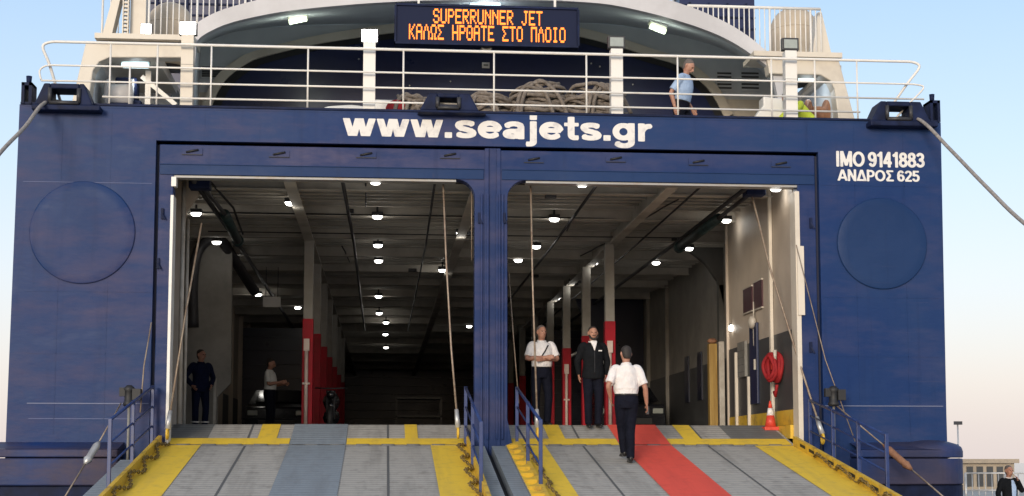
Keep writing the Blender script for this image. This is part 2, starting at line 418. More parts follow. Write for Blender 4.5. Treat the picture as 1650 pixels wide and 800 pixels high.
# hull sides
for xs, sgn in ((XL0, 1), (XR0, -1)):
    mb = MB(); mb.prism([(.12, ZTOP), (62, ZTOP), (70, zlow), (.12, zlow)], xs, xs + sgn * .15, 'x'); mb.build('hull_side', M['hull'], ferry)
mb = MB(); mb.box(XL0 + .02, XR0 - .02, -.03, .18, ZTOP, ZTOP + .035); mb.build('bulwark_cap', M['dark_blue'], ferry)
# groove backing behind the frames
mb = MB(); mb.prism([(GL - .02, zlow), (GL - .02, GT + .02), (GR + .02, GT + .02), (GR + .02, zlow), (GR - .12, zlow), (GR - .12, GT - .12), (GL + .12, GT - .12), (GL + .12, zlow)], .13, .2)
mb.box(-.25, .16, .13, .2, ZW - .1, GT)
mb.build('frame_seal', M['groove'], ferry)
# door frames
OT = az(520, 285)
OLl, OLr, ORl, ORr = ax(275, 460), ax(765, 460), ax(818, 460), ax(1289, 460)
PL, PR = ax(783, 460), ax(805, 460)
r = .32
def frame(x0, x1, o0, o1, inner):
    zt = GT - .055
    top = []
    if inner == 'r': pts = [(x0, zlow), (x0, zt), (x1, zt), (x1, ZW - .4), (o1, ZW - .4)] + arc(o1 - r, OT - r, r, 0, 90) + [(o0, OT), (o0, zlow)]
    else: pts = [(x1, zlow), (x1, zt), (x0, zt), (x0, ZW - .4), (o0, ZW - .4)] + arc(o0 + r, OT - r, r, 180, 90) + [(o1, OT), (o1, zlow)]
    m = MB(); m.prism(pts, .045, .32); o = m.build('door_frame', M['frame'], ferry, .012)
    return o
FL = frame(GL + .055, PL, OLl, OLr, 'r'); FR = frame(PR, GR - .055, ORl, ORr, 'l')
slots = [(310, 245, FL), (450, 249, FL), (590, 250, FL), (725, 251, FL), (860, 258, FR), (992, 257, FR), (1125, 262, FR), (1258, 265, FR)]
def slot(px, py, par):
    p = at(px, py, Y=.045); m = MB()
    m.box(p.x - .17, p.x + .17, .028, .046, p.z - .055, p.z + .055)
    m.tube([(p.x - .10, .02, p.z - .012), (p.x + .01, .005, p.z + .012), (p.x + .10, .02, p.z + .03)], .018, 6, 1)
    m.box(p.x - .17, p.x + .17, .022, .03, p.z - .056, p.z - .045, 1)
    m.build('locking_cleat', [M['frame'], M['black']], par)
for s_ in slots: slot(*s_)
for px, py, par in ((262, 345, FL), (1306, 360, FR), (772, 352, FL), (812, 352, FR), (1306, 560, FR), (255, 425, FL)):
    p = at(px, py, Y=.045); m = MB(); m.box(p.x - .02, p.x + .02, .0, .05, p.z - .09, p.z + .09); m.beam((p.x, 0, p.z), (p.x + .05, -.02, p.z - .1), .025, .025)
    m.build('latch', M['dark_blue'], par)
# centre post with vertical ribs, spread foot
mb = MB()
mb.box(PL + .03, PR - .03, .06, .34, ZW - .3, GT - .02)
for px in (776, 786, 801, 810): x = ax(px, 460); mb.box(x - .018, x + .018, .0, .06, ZW + .1, OT - .25)
mb.box(PL - .02, PL + .05, .02, .08, ZW - .2, GT - .03); mb.box(PR - .05, PR + .02, .02, .08, ZW - .2, GT - .03)
for sx_ in (-1, 1):
    x = OLr - .0 if sx_ < 0 else ORl
    mb.prism([(x, ZW + .45), (x + sx_ * .10, ZW - .05), (x + sx_ * .10, ZW - .3), (x - sx_ * .05, ZW - .3), (x - sx_ * .05, ZW + .45)], .05, .33)
mb.build('centre_post', M['frame'], ferry, .008)
# white and bare metal trim in the openings
mb = MB()
mb.box(OLl - .0, OLr - r, .07, .30, OT - .04, OT - .003); mb.box(ORl + r, ORr, .07, .30, OT - .04, OT - .003)
mb.build('lintel_trim', M['trim'], ferry)
zb1 = az(520, 269)
for a_, b_ in ((GL + .07, PL - .04), (PR + .04, GR - .07)):
    mb = MB(); mb.box(a_, b_, .025, .06, OT + .004, zb1); mb.box(a_, b_, .012, .06, zb1, zb1 + .014); mb.build('frame_ledge', M['hull_clean'], ferry, .004)
mb = MB(); mb.box(OLl - .035, OLl + .012, .015, .35, ZW + .02, OT - .35); mb.box(OLl - .03, OLl + .05, .01, .2, OT - .2, OT - .04)
mb.build('jamb_trim', M['white'], ferry)
mb = MB(); mb.box(ORr - .06, ORr + .02, .015, .35, ZW - .02, OT - .12); z0, z1 = az(1288, 508), az(1288, 397); mb.box(ORr - .04, ORr + .075, -.02, .02, z0, z1)
mb.build('jamb_trim', M['cream'], ferry)
# round covers on the stern quarters
for px, py, rad, dent in ((133, 375, .86, 1), (1421, 393, .80, 0)):
    p = at(px, py, Y=0); m = MB()
    m.lathe([(rad, -.0), (rad, .018), (rad - .006, .028), (rad - .02, .034), (rad * .8, .037), (rad * .45, .030 if dent else .04), (.01, .026 if dent else .042)], (p.x, -.0, p.z), 'y', 72)
    m.build('round_cover', [M['hull'] if dent else M['hull_clean'], M['hull']], ferry)

# fenders (sponsons) at the waterline
def fender(x0, x1, side):
    zt, zb = 1.86, 1.28
    n = 10; rr = .55
    yo = -.62
    if side < 0: plan = [(x0, .0), (x0, yo), (x1, yo), (x1, .0)]
    else: plan = [(x0, 0), (x0, yo)] + [(x1 - rr + rr * math.sin(R(90 * i / n)), yo + rr - rr * math.cos(R(90 * i / n))) for i in range(n + 1)] + [(x1, 0.3)]
    m = MB(); m.prism(plan, zt - .13, zt, 'z'); m.prism([(x, y + .02 if y < -.02 else y) for x, y in plan], zb, zt - .145, 'z')
    # sloped top
    if side < 0: m.add([(x0, yo, zt + .001), (x1, yo, zt + .001), (x1, -.002, zt + .12), (x0, -.002, zt + .12)], [(0, 1, 2, 3)]); m.add([(x1, yo, zt), (x1, 0, zt), (x1, 0, zt + .12)], [(0, 1, 2)])
    else:
        c = (x1 - rr, 0)
        ball(m, (x1 - rr, yo + rr, zt), rr - .002, rr, .17, 28, 10)
        m.add([(x0, yo, zt + .001), (x1 - rr, yo, zt + .001), (x1 - rr, -.002, zt + .15), (x0, -.002, zt + .12)], [(0, 1, 2, 3)])
        m.box(x1 - rr, x1 - .02, yo + rr, .3, zt, zt + .1)
    m.prism([(x, y * .8) for x, y in plan], zlow, zb - .002, 'z', 1)
    return m.build('fender', [M['fender'], M['dark_blue']], ferry, .02)
fender(-9.3, ax(188, 760, -.62), -1)
fender(ax(1388, 760, -.62), ax(1550, 760, -.1), 1)

# ------------------------------------------------------------------ lettering on the transom
def ell(cx, cy, rx, ry, a0, a1, n=14): return [(cx + rx * math.cos(R(a0 + (a1 - a0) * i / n)), cy + ry * math.sin(R(a0 + (a1 - a0) * i / n))) for i in range(n + 1)]
def stroke_text(glyphs, adv, x0, x1, z0, z1, lo, hi, y, tv, name, parent, m, res=.022, hw=1.0):
    """lettering cut from plate: every glyph is a set of thick strokes (units of cap or x height); flat stroke ends.
    tv: stroke thickness; hw: horizontal stroke weight relative to tv"""
    tot = sum(adv); vs, fs, key = [], [], {}
    sxx, szz = (x1 - x0) / tot, (z1 - z0) / (hi - lo)
    off = world_loc(parent) if parent else Vector((0, 0, 0))
    def vert(gx, gy):
        k = (round(gx, 5), round(gy, 5))
        if k not in key: key[k] = len(vs); vs.append(Vector((x0 + gx * sxx, y, z0 + (gy - lo) * szz)) - off)
        return key[k]
    pen = 0.0
    for g, ad in zip(glyphs, adv):
        segs = []; clip = (-9, 9)
        for st in g:
            if isinstance(st, tuple): clip = st; continue
            tk = tv
            pts = st
            if isinstance(st, dict): pts = st['p']; tk = st.get('t', tv)
            for k, (a, b) in enumerate(zip(pts, pts[1:])):
                if math.hypot(a[0] - b[0], a[1] - b[1]) > 1e-4: segs.append((a, b, tk / 2, k == 0, k == len(pts) - 2))
        def sd(x, yy):
            best = 9
            for (ax_, ay), (bx, by), h, e0, e1 in segs:
                dx, dy = bx - ax_, by - ay; L = math.hypot(dx, dy) or 1e-6
                # horizontal strokes are thinner
                u = ((x - ax_) * dx + (yy - ay) * dy) / L
                v = abs((x - ax_) * dy - (yy - ay) * dx) / L
                hh = h * (hw + (1 - hw) * abs(dy) / L)
                if u < 0: d = max(v - hh, -u) if e0 else math.hypot(u, v) - hh
                elif u > L: d = max(v - hh, u - L) if e1 else math.hypot(u - L, v) - hh
                else: d = v - hh
                if d < best: best = d
            return max(best, yy - clip[1], clip[0] - yy)
        if g:
            nx, ny = int((ad + .12) / res) + 1, int((hi - lo + .08) / res) + 1
            G = [[sd(-.06 + i * res, lo - .04 + j * res) for j in range(ny + 1)] for i in range(nx + 1)]
            for i in range(nx):
                for j in range(ny):
                    c = [(i, j), (i + 1, j), (i + 1, j + 1), (i, j + 1)]; d = [G[a][b] for a, b in c]
                    if min(d) >= 0: continue
                    poly = []
                    for q in range(4):
                        a, b = c[q], c[(q + 1) % 4]; da, db = d[q], d[(q + 1) % 4]
                        pa = (pen - .06 + a[0] * res, lo - .04 + a[1] * res); pb = (pen - .06 + b[0] * res, lo - .04 + b[1] * res)
                        if da < 0: poly.append(pa)
                        if (da < 0) != (db < 0):
                            f = da / (da - db); poly.append((pa[0] + (pb[0] - pa[0]) * f, pa[1] + (pb[1] - pa[1]) * f))
                    if len(poly) > 2:
                        ids = []
                        for p in poly:
                            k = vert(*p)
                            if k not in ids: ids.append(k)
                        if len(ids) > 2: fs.append(ids)
        pen += ad
    me = bpy.data.meshes.new(name); me.from_pydata(vs, [], fs); me.materials.append(m)
    o = bpy.data.objects.new(name, me); col.objects.link(o); o.parent = parent
    so = o.modifiers.new('plate', 'SOLIDIFY'); so.thickness = .004; so.offset = 0
    return o
# heavy wide lower-case letters, x-height 1, for the web address
tH = .34; q_ = tH / 2
def lw(W=1.62):
    b = .30
    return [(0.0, 1.0), [(.12, 1.2), (.50, -.2)], [(.50, -.2), (W / 2 + .02, 1.25)], [(W / 2 - .02, 1.25), (W - .50, -.2)], [(W - .50, -.2), (W - .12, 1.2)]]
LOW = {
 'w': (lw(), 1.66), '.': ([{'p': [(.22, 0), (.22, .30)], 't': .36}], .50),
 's': ([ell(.58, .72, .37, .15, 20, 180, 8) + [(.24, .66), (.36, .55), (.62, .48), (.84, .40)] + ell(.56, .28, .38, .155, 20, -160, 10)], 1.16),
 'e': ([[(.20, .52), (1.08, .52)], ell(.62, .5, .44, .37, 5, 322, 26)], 1.25),
 'a': ([ell(.56, .66, .37, .20, 165, 30, 8) + [(.91, .66), (.91, .0)], ell(.50, .28, .33, .155, 70, 290, 14) , [(.61, .425), (.91, .47)], [(.61, .135), (.91, .22)]], 1.19),
 'j': ([[(.34, 1), (.34, -.16)] + ell(.10, -.16, .24, .12, 0, -90, 6) + [(-.02, -.28)], {'p': [(.34, 1.12), (.34, 1.38)], 't': .36}], .62),
 't': ([[(.36, 1.30), (.36, .28)] + ell(.56, .28, .20, .155, 180, 270, 6) + [(.72, .125)], {'p': [(.02, .88), (.72, .88)], 't': .25}], .78),
 'g': ([ell(.55, .52, .38, .36, 0, 360, 28), [(.95, 1), (.95, -.08)] + ell(.58, -.08, .37, .20, 0, -165, 10)], 1.24),
 'r': ([[(.22, 1), (.22, 0)], [(.22, .55)] + ell(.62, .50, .38, .36, 160, 78, 8)], .80),
}
def low_text(txt): return [LOW[c][0] for c in txt], [LOW[c][1] for c in txt]
# bold grotesque capitals and figures, cap height 1
K_ = .19; h_ = K_ / 2
CAP = {
 'I': ([[(.16, 0), (.16, 1)]], .30), 'M': ([[(.13, 0), (.13, 1)], [(.16, 1), (.44, .08)], [(.44, .08), (.72, 1)], [(.75, 0), (.75, 1)]], .88),
 'O': ([ell(.42, .5, .32, .42, 0, 360, 30)], .84), 'Ο': ([ell(.42, .5, .32, .42, 0, 360, 30)], .84), ' ': ([], .22),
 '9': ([ell(.30, .67, .205, .24, 0, 360, 22), ell(.30, .48, .21, .40, 60, -140, 16)], .60), '6': ([ell(.30, .33, .205, .24, 0, 360, 22), ell(.30, .52, .21, .40, 240, 40, 16)], .60),
 '1': ([[(.30, 0), (.30, 1)], [(.06, .74), (.30, .90)]], .46), '4': ([[(.40, 0), (.40, 1)], [(.38, .95), (.07, .30)], [(.02, .28), (.58, .28)]], .61),
 '8': ([ell(.30, .73, .175, .18, 0, 360, 20), ell(.30, .29, .21, .21, 0, 360, 22)], .60), '3': ([ell(.28, .72, .18, .19, 165, -90, 14) + ell(.28, .295, .21, .205, 90, -165, 16)], .60),
 '2': ([ell(.29, .70, .20, .21, 170, -35, 12) + [(.12, .14), (.08, .09)], [(.05, .085), (.54, .085)]], .60),
 '5': ([[(.50, .91), (.15, .91)], [(.15, .99), (.11, .50)], [(.12, .52)] + ell(.28, .34, .21, .255, 110, -165, 16)], .60),
 'Α': ([(0.0, 1.0), [(.03, -.1), (.38, 1.06)], [(.36, 1.06), (.71, -.1)], [(.16, .27), (.58, .27)]], .74), 'Ν': ([[(.13, 0), (.13, 1)], [(.15, .97), (.59, .03)], [(.61, 0), (.61, 1)]], .75),
 'Δ': ([(0.0, 1.0), [(.06, -.05), (.39, 1.06)], [(.37, 1.06), (.70, -.05)], [(.03, .08), (.71, .08)]], .76), 'Ρ': ([[(.13, 0), (.13, 1)], [(.13, .91), (.36, .91)] + ell(.36, .67, .205, .24, 90, -90, 12) + [(.13, .43)]], .67),
 'Σ': ([[(.62, .915), (.10, .915)], [(.10, .90), (.38, .5)], [(.38, .5), (.10, .10)], [(.08, .085), (.64, .085)]], .70),
}
def cap_text(txt): return [CAP[c][0] for c in txt], [CAP[c][1] for c in txt]
g_, a_ = low_text('www.seajets.gr')
# baseline 222 px, x-height top 193 px, j dot and t rise to 186
stroke_text(g_, a_, ax(552, 211), ax(1052, 211), az(802, 235), az(802, 187), -.40, 1.30, -.003, tH, 'web_address', ferry, M['letter'], .03, .80)
g_, a_ = cap_text('IMO 9141883')
stroke_text(g_, a_, ax(1346, 258), ax(1490, 258), az(1418, 269.5), az(1418, 245.5), 0, 1, -.003, .20, 'registry_number', ferry, M['letter'], .04, .85)
g_, a_ = cap_text('ΑΝΔΡΟΣ 625')
stroke_text(g_, a_, ax(1350, 284), ax(1482, 284), az(1416, 292.5), az(1416, 274.5), 0, 1, -.003, .19, 'port_name', ferry, M['letter'], .04, .85)

# ------------------------------------------------------------------ ferry: car deck
FZ = 2.31                                   # car deck floor
CZ = 6.60                                   # underside of the deck beams
WL, WR = -6.75, 5.32
YE = 58
mb = MB(); mb.box(XL0 + .2, XR0 - .2, 1.5, YE, FZ - .3, FZ); mb.build('car_deck_floor', M['deckfloor'], ferry)
mb = MB(); mb.box(XL0 + .16, XR0 - .16, .34, YE, CZ + .30, CZ + .36)
y = .5; k = 0
while y < YE:
    big = k % 7 == 3
    zb = CZ - .05 if big else CZ + .10 + .012 * (k % 3)
    mb.box(XL0 + .16, XR0 - .16, y, y + .03, zb, CZ + .30); mb.box(XL0 + .16, XR0 - .16, y - (.08 if big else .03), y + (.11 if big else .06), zb - .02, zb - .001)
    y += .41 if y < 30 else .8; k += 1
for gx in (-3.45, -.2, 3.2): mb.box(gx - .02, gx + .02, .4, YE, CZ - .14, CZ + .299); mb.box(gx - .1, gx + .1, .4, YE, CZ - .17, CZ - .141)
for lx in (-6, -5.2, -4.4, -2.6, -1.8, -1, .6, 1.4, 2.2, 4.2, 5.0): mb.box(lx - .008, lx + .008, .4, 22, CZ + .16, CZ + .298)
mb.build('car_deck_ceiling', M['ceiling'], ferry)
# cable trays and pipes under the ceiling
mb = MB()
for px, z, r_ in ((-2.55, CZ - .09, .035), (-.95, CZ - .1, .022), (1.9, CZ - .09, .03), (4.55, CZ - .12, .04), (-5.1, CZ - .12, .05), (3.75, CZ - .1, .02)):
    mb.tube([(px, .6, z), (px + .05, 8, z), (px, 30, z)], r_, 6)
rnd = random.Random(3)
for k in range(16):
    x, y = rnd.uniform(-5.2, 4.9), rnd.uniform(.8, 16); z = CZ + rnd.uniform(-.05, .06)
    if k % 3: mb.box(x, x + rnd.uniform(.08, .22), y, y + .15, z - .07, z)
    else:
        dx = rnd.uniform(-.6, .6); mb.tube([(x, y, z), (x + dx * .4, y + .7, z - .02), (x + dx * .5, y + 1.5, z), (x + dx, y + 2.6, z - .02)], .016, 5)
for k in range(5):
    y = 1.2 + k * 3.1 + rnd.uniform(-.4, .4); mb.tube([(-5.6, y, CZ - .02), (-1 + rnd.uniform(-1, 1), y, CZ - .03), (4.8, y + .05, CZ - .02)], .014, 5)
mb.build('ceiling_pipework', M['dark'], ferry)
mb = MB(); mb.box(5.215, WR, .36, 1.49, FZ - .25, FZ - .012); mb.build('sill_plate', M['yellow'], ferry)
mb = MB(); mb.box(-6.7, -5.515, .36, 1.49, FZ - .25, FZ - .012); mb.build('sill_plate', M['rust'], ferry)
# left wall: cream with a dark arch, then darkness
mb = MB()
mb.box(WL - .1, WL, .34, YE, FZ + 1.45, CZ + .3); mb.box(WL - .1, WL + .012, .34, YE, FZ, FZ + 1.45, 1)
for y in range(2, 56, 3): mb.box(WL, WL + .14, y, y + .12, FZ, CZ, 0)
mb.build('side_wall', [M['int_wall'], M['int_grey']], ferry)
# left casing: pale frame beside the jamb, a transverse bulkhead further in with a dark duct on it
def pz(pts, Y): return [(at(a, b, Y=Y).x, at(a, b, Y=Y).z) for a, b in pts]
mb = MB(); mb.prism(pz([(270, 280), (330, 280), (318, 315), (300, 340), (294, 380), (292, 686), (270, 686)], 1.6), 1.6, 1.75); mb.build('web_frame', M['int_wall'], ferry)
mb = MB(); q = at(290, 600, Y=1.2); mb.tube([(q.x, 1.2, FZ), (q.x, 1.2, CZ)], .04, 8); mb.build('drain_pipe', M['int_white'], ferry)
mb = MB(); q = at(298, 600, Y=1.9); mb.tube([(q.x, 1.9, FZ), (q.x, 1.9, CZ - .6)], .03, 8); mb.build('drain_pipe', M['int_white'], ferry)
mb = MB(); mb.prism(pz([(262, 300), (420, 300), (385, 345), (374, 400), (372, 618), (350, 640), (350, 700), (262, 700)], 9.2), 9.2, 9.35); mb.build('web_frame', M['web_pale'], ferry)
mb = MB(); mb.tube(catmull([at(410, 470, Y=11), at(378, 420, Y=9.6), at(352, 385, Y=8.9), at(322, 400, Y=8.9), at(311, 450, Y=8.9), at(312, 528, Y=8.9)], 5), .12, 10); mb.build('duct', M['dark'], ferry)
mb = MB(); q = at(346, 640, Y=8.5); mb.box(q.x - .03, q.x + .03, 8.5, 8.6, FZ, FZ + 1.2); mb.build('wall_stiffener', M['int_white'], ferry)
# right wall: near casing in cream over grey dado
mb = MB()
yc = 5.3
mb.box(WR, WR + .1, .34, yc, FZ + 1.66, CZ + .3); mb.box(WR - .012, WR + .1, .34, yc, FZ, FZ + 1.66, 1)
mb.box(WR - .02, WR + .02, .36, yc, FZ, FZ + .26, 2)
mb.build('side_wall', [M['int_wall'], M['int_grey'], M['yellow']], ferry)
mb = MB()
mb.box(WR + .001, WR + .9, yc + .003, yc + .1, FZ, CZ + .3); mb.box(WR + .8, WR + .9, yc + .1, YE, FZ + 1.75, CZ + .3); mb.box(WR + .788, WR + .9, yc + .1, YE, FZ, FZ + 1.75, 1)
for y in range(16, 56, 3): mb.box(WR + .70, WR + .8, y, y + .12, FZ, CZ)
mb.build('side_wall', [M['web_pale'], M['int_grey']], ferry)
for px, hh, wd in ((1245, CZ + .2, .05), (1187, FZ + 1.55, .035), (1207, FZ + 1.0, .03)):
    q = at(px, 600, X=WR - .03); mb = MB(); mb.box(WR - .07, WR - .013, q.y - wd, q.y + wd, FZ, hh); mb.build('wall_stiffener', M['cream'], ferry)
mb = MB(); mb.box(WR - .05, WR + .001, yc + .003, yc + .06, FZ, CZ + .2); mb.build('corner_post', M['int_wall'], ferry)
mb = MB()
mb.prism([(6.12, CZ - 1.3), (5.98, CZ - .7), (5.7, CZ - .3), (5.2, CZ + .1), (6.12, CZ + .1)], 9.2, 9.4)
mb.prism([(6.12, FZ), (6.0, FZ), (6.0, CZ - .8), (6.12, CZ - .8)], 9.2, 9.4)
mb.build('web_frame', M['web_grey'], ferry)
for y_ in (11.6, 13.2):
    mb = MB(); mb.box(WR + .76, WR + .787, y_, y_ + .5, FZ + .9, FZ + 2.1); mb.build('recess_shade', M['int_dark'], ferry)  # raised dark plates, the shade of two narrow recesses put into their colour
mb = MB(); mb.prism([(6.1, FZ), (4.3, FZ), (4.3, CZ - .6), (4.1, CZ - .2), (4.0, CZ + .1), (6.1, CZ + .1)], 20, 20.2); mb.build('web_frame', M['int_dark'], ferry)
mb = MB(); mb.tube(arc(0, 0, 0, 0, 0, 1) and [Vector((4.2 + .75 * math.cos(R(a)), 19.5, FZ + 1.9 + .75 * math.sin(R(a)))) for a in range(-10, 135, 10)], .05, 8); mb.build('hose_bracket', M['galv'], ferry)
# far end
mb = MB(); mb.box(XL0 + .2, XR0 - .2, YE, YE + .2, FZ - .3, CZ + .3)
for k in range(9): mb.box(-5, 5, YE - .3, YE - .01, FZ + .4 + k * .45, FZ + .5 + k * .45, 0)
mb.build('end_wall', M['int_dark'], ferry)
# added dark panels deep inside, standing in for the gloom on each side
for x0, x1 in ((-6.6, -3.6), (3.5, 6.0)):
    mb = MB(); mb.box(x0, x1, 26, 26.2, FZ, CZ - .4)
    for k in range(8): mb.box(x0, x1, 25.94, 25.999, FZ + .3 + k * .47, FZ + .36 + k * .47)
    mb.build('gloom_panel', M['int_dark'], ferry)
# columns down the deck, red from the floor to eye height and over
def column(x, y, w_=.205):
    m = MB(); m.box(x - w_ / 2, x + w_ / 2, y, y + w_, FZ, CZ - .17); c = m.build('support_column', M['colgrey'], ferry, .01)
    m = MB(); m.box(x - w_ / 2 - .012, x + w_ / 2 + .012, y - .012, y + w_ + .012, FZ + .001, FZ + 2.42); m.build('red_band', M['red'], c, .01)
    return c
CY_ = [7.2, 11.0, 15.0, 19.0, 23.5, 28, 33]
for y in CY_: column(-3.45 + .0, y)
for y in CY_: column(3.12, y)
for x, y in ((-3.45, 7.2), (3.12, 7.2), (3.12, 15.0)):
    m = MB(); m.tube([(x - .02, y - .06, FZ + .12), (x - .02, y - .06, FZ + 1.75)], .04, 8); m.box(x - .08, x + .04, y - .1, y - .02, FZ + 1.72, FZ + 1.98)
    m.box(x - .1, x + .06, y - .1, y - .02, FZ + 1.0, FZ + 1.04)
    m.build('guard_pipe', M['pipe_pink'], ferry)

# ceiling lamps
def lamp_proto():
    t = thing('ceiling_lamp', 'x', 'ceiling lamp', (0, 0, 0), 'lit lamps under the car deck ceiling')
    m = MB(); m.box(-.11, .11, -.065, .065, .05, .11); m.box(-.02, .02, -.02, .02, .11, .24); m.box(-.12, .12, -.075, .075, .03, .05); m.build('housing', M['dark'], t, .008)
    m = MB(); m.lathe([(.015, -.035), (.055, -.028), (.078, .0), (.085, .03)], (0, 0, 0), 'z', 16, 0, 1.2, .8); m.build('diffuser', M['lamp_int'], t)
    ld = bpy.data.lights.new('bulb', 'POINT'); ld.energy = 1.05; ld.shadow_soft_size = .09; ld.color = (1, .95, .86)
    lo = bpy.data.objects.new('bulb', ld); col.objects.link(lo); lo.location = (0, 0, -.16); lo.parent = t
    return t
rows = {
 'along the left wall': [(316, 346), (349, 392), (378, 418), (416, 476)],
 'left of the middle row over left lane': [(468, 329)],
 'over the middle of the left lane': [(605, 295), (608, 351), (609, 397), (610, 422), (610, 479), (611, 506), (622, 521), (621, 540), (622, 561)],
 'just left of the centre post': [(743, 378), (713, 437)],
 'just right of the centre post': [(938, 299), (893, 355), (864, 399), (835, 421)],
 'over the red columns on the right': [(957, 425), (923, 456), (897, 482)],
  'far inside near the centre post': [(756, 527)],
 'far inside left of the red columns': [(480, 497)],
 'along the right wall': [(1250, 306), (1170, 357), (1110, 402), (1057, 425)],
}
ordn = ['nearest', 'second', 'third', 'fourth', 'fifth', 'sixth', 'seventh', 'eighth', 'farthest']
lp = None
for rn, pts in rows.items():
    for i, (px, py) in enumerate(pts):
        p = at(px, py, Z=CZ - .10)
        if lp is None: lp = lamp_proto(); o = lp
        else: o = copy_tree(lp)
        o.location = (p.x, p.y, CZ - .10)
        lab = ('single' if len(pts) == 1 else ordn[i]) + ' bright white lamp of the ceiling row ' + rn if len(pts) > 1 else 'single bright white ceiling lamp ' + rn
        o['label'] = lab

# ------------------------------------------------------------------ things along the right inner wall
def on_wall(px, py): return at(px, py, X=WR - .02)
# maroon notice boards
for i, (x0, y0, x1, y1, lab) in enumerate(((1198, 465, 1212, 503, 'dark maroon board high on the right inner wall, further from the doorway'),
                                           (1215, 454, 1228, 497, 'dark maroon board high on the right inner wall, nearer the doorway'))):
    a, b = on_wall(x0, (y0 + y1) / 2), on_wall(x1, (y0 + y1) / 2)
    zt, zb = on_wall((x0 + x1) / 2, y0).z, on_wall((x0 + x1) / 2, y1).z
    t = thing('notice_board', lab, 'board', (WR, (a.y + b.y) / 2, zb), 'maroon boards on the inner wall')
    m = MB(); m.box(WR - .03, WR - .001, b.y, a.y, zb, zt); m.build('panel', M['maroon'], t)
    m = MB(); m.box(WR - .04, WR - .001, b.y - .02, a.y + .02, zt, zt + .03); m.build('edge_strip', M['int_white'], t); m = MB(); m.box(WR - .04, WR - .001, b.y - .02, a.y + .02, zb - .03, zb); m.build('edge_strip', M['int_white'], t)
# fire hose on red reel
p = on_wall(1258, 594)
t = thing('fire_hose', 'red fire hose coiled on hook on the inner wall above traffic cone', 'fire hose', (WR, p.y, p.z - .4))
m = MB()
for k in range(5):
    rr = .225 - .016 * ((k * 2) % 5)
    m.tube([(WR - .10 - .035 * k + .012 * math.sin(3 * a + k) - .05 * math.cos(a), p.y + rr * math.cos(a) * .9, p.z + .02 + rr * 1.15 * math.sin(a)) for a in [2 * math.pi * i / 28 for i in range(28)]], .036, 7, 0, True)
m.tube([(WR - .12, p.y - .1, p.z - .3), (WR - .13, p.y - .02, p.z - .5), (WR - .12, p.y + .1, p.z - .42)], .03, 7)
m.build('hose', M['hose'], t)
m = MB(); m.lathe([(.08, 0), (.08, .07), (.04, .1)], (WR - .16, p.y, p.z + .05), 'x', 14); m.box(WR - .18, WR - .01, p.y - .06, p.y + .06, p.z - .02, p.z + .07); m.build('reel_hub', M['cone'], t)
m = MB(); m.tube([(WR - .16, p.y - .16, p.z + .12), (WR - .17, p.y - .18, p.z + .32)], [.025, .035], 8); m.build('nozzle', M['int_white'], t)
# traffic cone
def rz(Y): return 1.93 + (Y * .1724 if Y <= 0 else min(Y, 1.5) * (2.31 - 1.93) / 1.5)
p = Vector((5.1, 1.25, rz(1.25)))
t = thing('traffic_cone', 'orange traffic cone with white band standing under the fire hose', 'traffic cone', p)
def conewall(z): return .105 - .088 * (z - .03) / .47
m = MB(); m.lathe([(conewall(.03), .03), (conewall(.24), .24)], p, 'z', 20); m.lathe([(conewall(.37), .37), (conewall(.5), .5)], p, 'z', 20); m.build('body', M['cone'], t)
m = MB(); m.lathe([(conewall(.24) + .002, .24), (conewall(.37) + .002, .37)], p, 'z', 20); m.build('reflective_band', M['shirt'], t)
m = MB(); m.box(p.x - .14, p.x + .14, p.y - .14, p.y + .14, p.z - .03, p.z + .035); m.build('base', M['cone'], t, .01)
# blue door, panel, yellow post
a = on_wall(1217, 600)
t = thing('blue_door', 'narrow dark blue steel door in right inner wall beside grey panel', 'door', (WR, a.y, FZ))
m = MB(); m.box(WR - .06, WR - .013, a.y - .28, a.y + .28, FZ + .45, FZ + 2.0); m.build('door_leaf', M['door_blue'], t, .01)
m = MB(); m.box(WR - .09, WR - .061, a.y - .2, a.y - .14, FZ + 1.1, FZ + 1.3); m.build('handle', M['int_white'], t)
a = on_wall(1198, 590)
m = MB(); m.box(WR - .07, WR - .013, a.y - .3, a.y + .3, FZ + 1.02, FZ + 1.72)
for k in range(4): m.box(WR - .075, WR - .07, a.y - .26, a.y + .26, FZ + 1.12 + .14 * k, FZ + 1.125 + .14 * k, 1)
tag(m.build('wall_panel', [M['panel'], M['int_grey']]), 'pale grey panel on right inner wall next to dark blue door', 'wall panel')
a = on_wall(1217, 520)
m = MB(); m.lathe([(.02, 0), (.11, .03), (.13, .08), (.10, .13), (.02, .15)], (WR - .16, a.y, a.z), 'x', 16); m.tube([(WR - .05, a.y, a.z - .1), (WR - .05, a.y, a.z - .45)], .02, 6); m.tube([(WR - .05, a.y, a.z + .1), (WR - .05, a.y, a.z + .4)], .014, 6)
tag(m.build('alarm_bell', M['int_white']), 'pale round alarm bell on the inner wall under the maroon boards', 'bell')
t = thing('door_case', 'yellow wooden door post standing inside at the corner of right wall', 'door post', (WR, 7.2, FZ))
yp = on_wall(1150, 600).y
xx = at(1150, 685, Y=7.4).x
m = MB(); m.box(xx - .10, xx + .08, 7.3, 7.5, FZ, FZ + 1.95); m.build('post', M['wood'], t, .01)
m = MB(); m.box(xx + .12, xx + .24, 7.3, 7.45, FZ, FZ + 2.0); m.build('frame', M['int_white'], t, .01)
m = MB(); m.lathe([(.03, 0), (.09, .02), (.12, .06), (.08, .11), (.02, .13)], (xx - .01, 7.4, FZ + 1.95), 'z', 14); m.build('cap', M['rust'], t)
p = at(1178, 529, Y=5.0)
t = thing('wall_lamp', 'small round lit lamp on the corner of the right inner wall', 'wall lamp', p)
m = MB(); ball(m, p, .055, .055, .065); m.build('globe', M['lamp_int'], t)
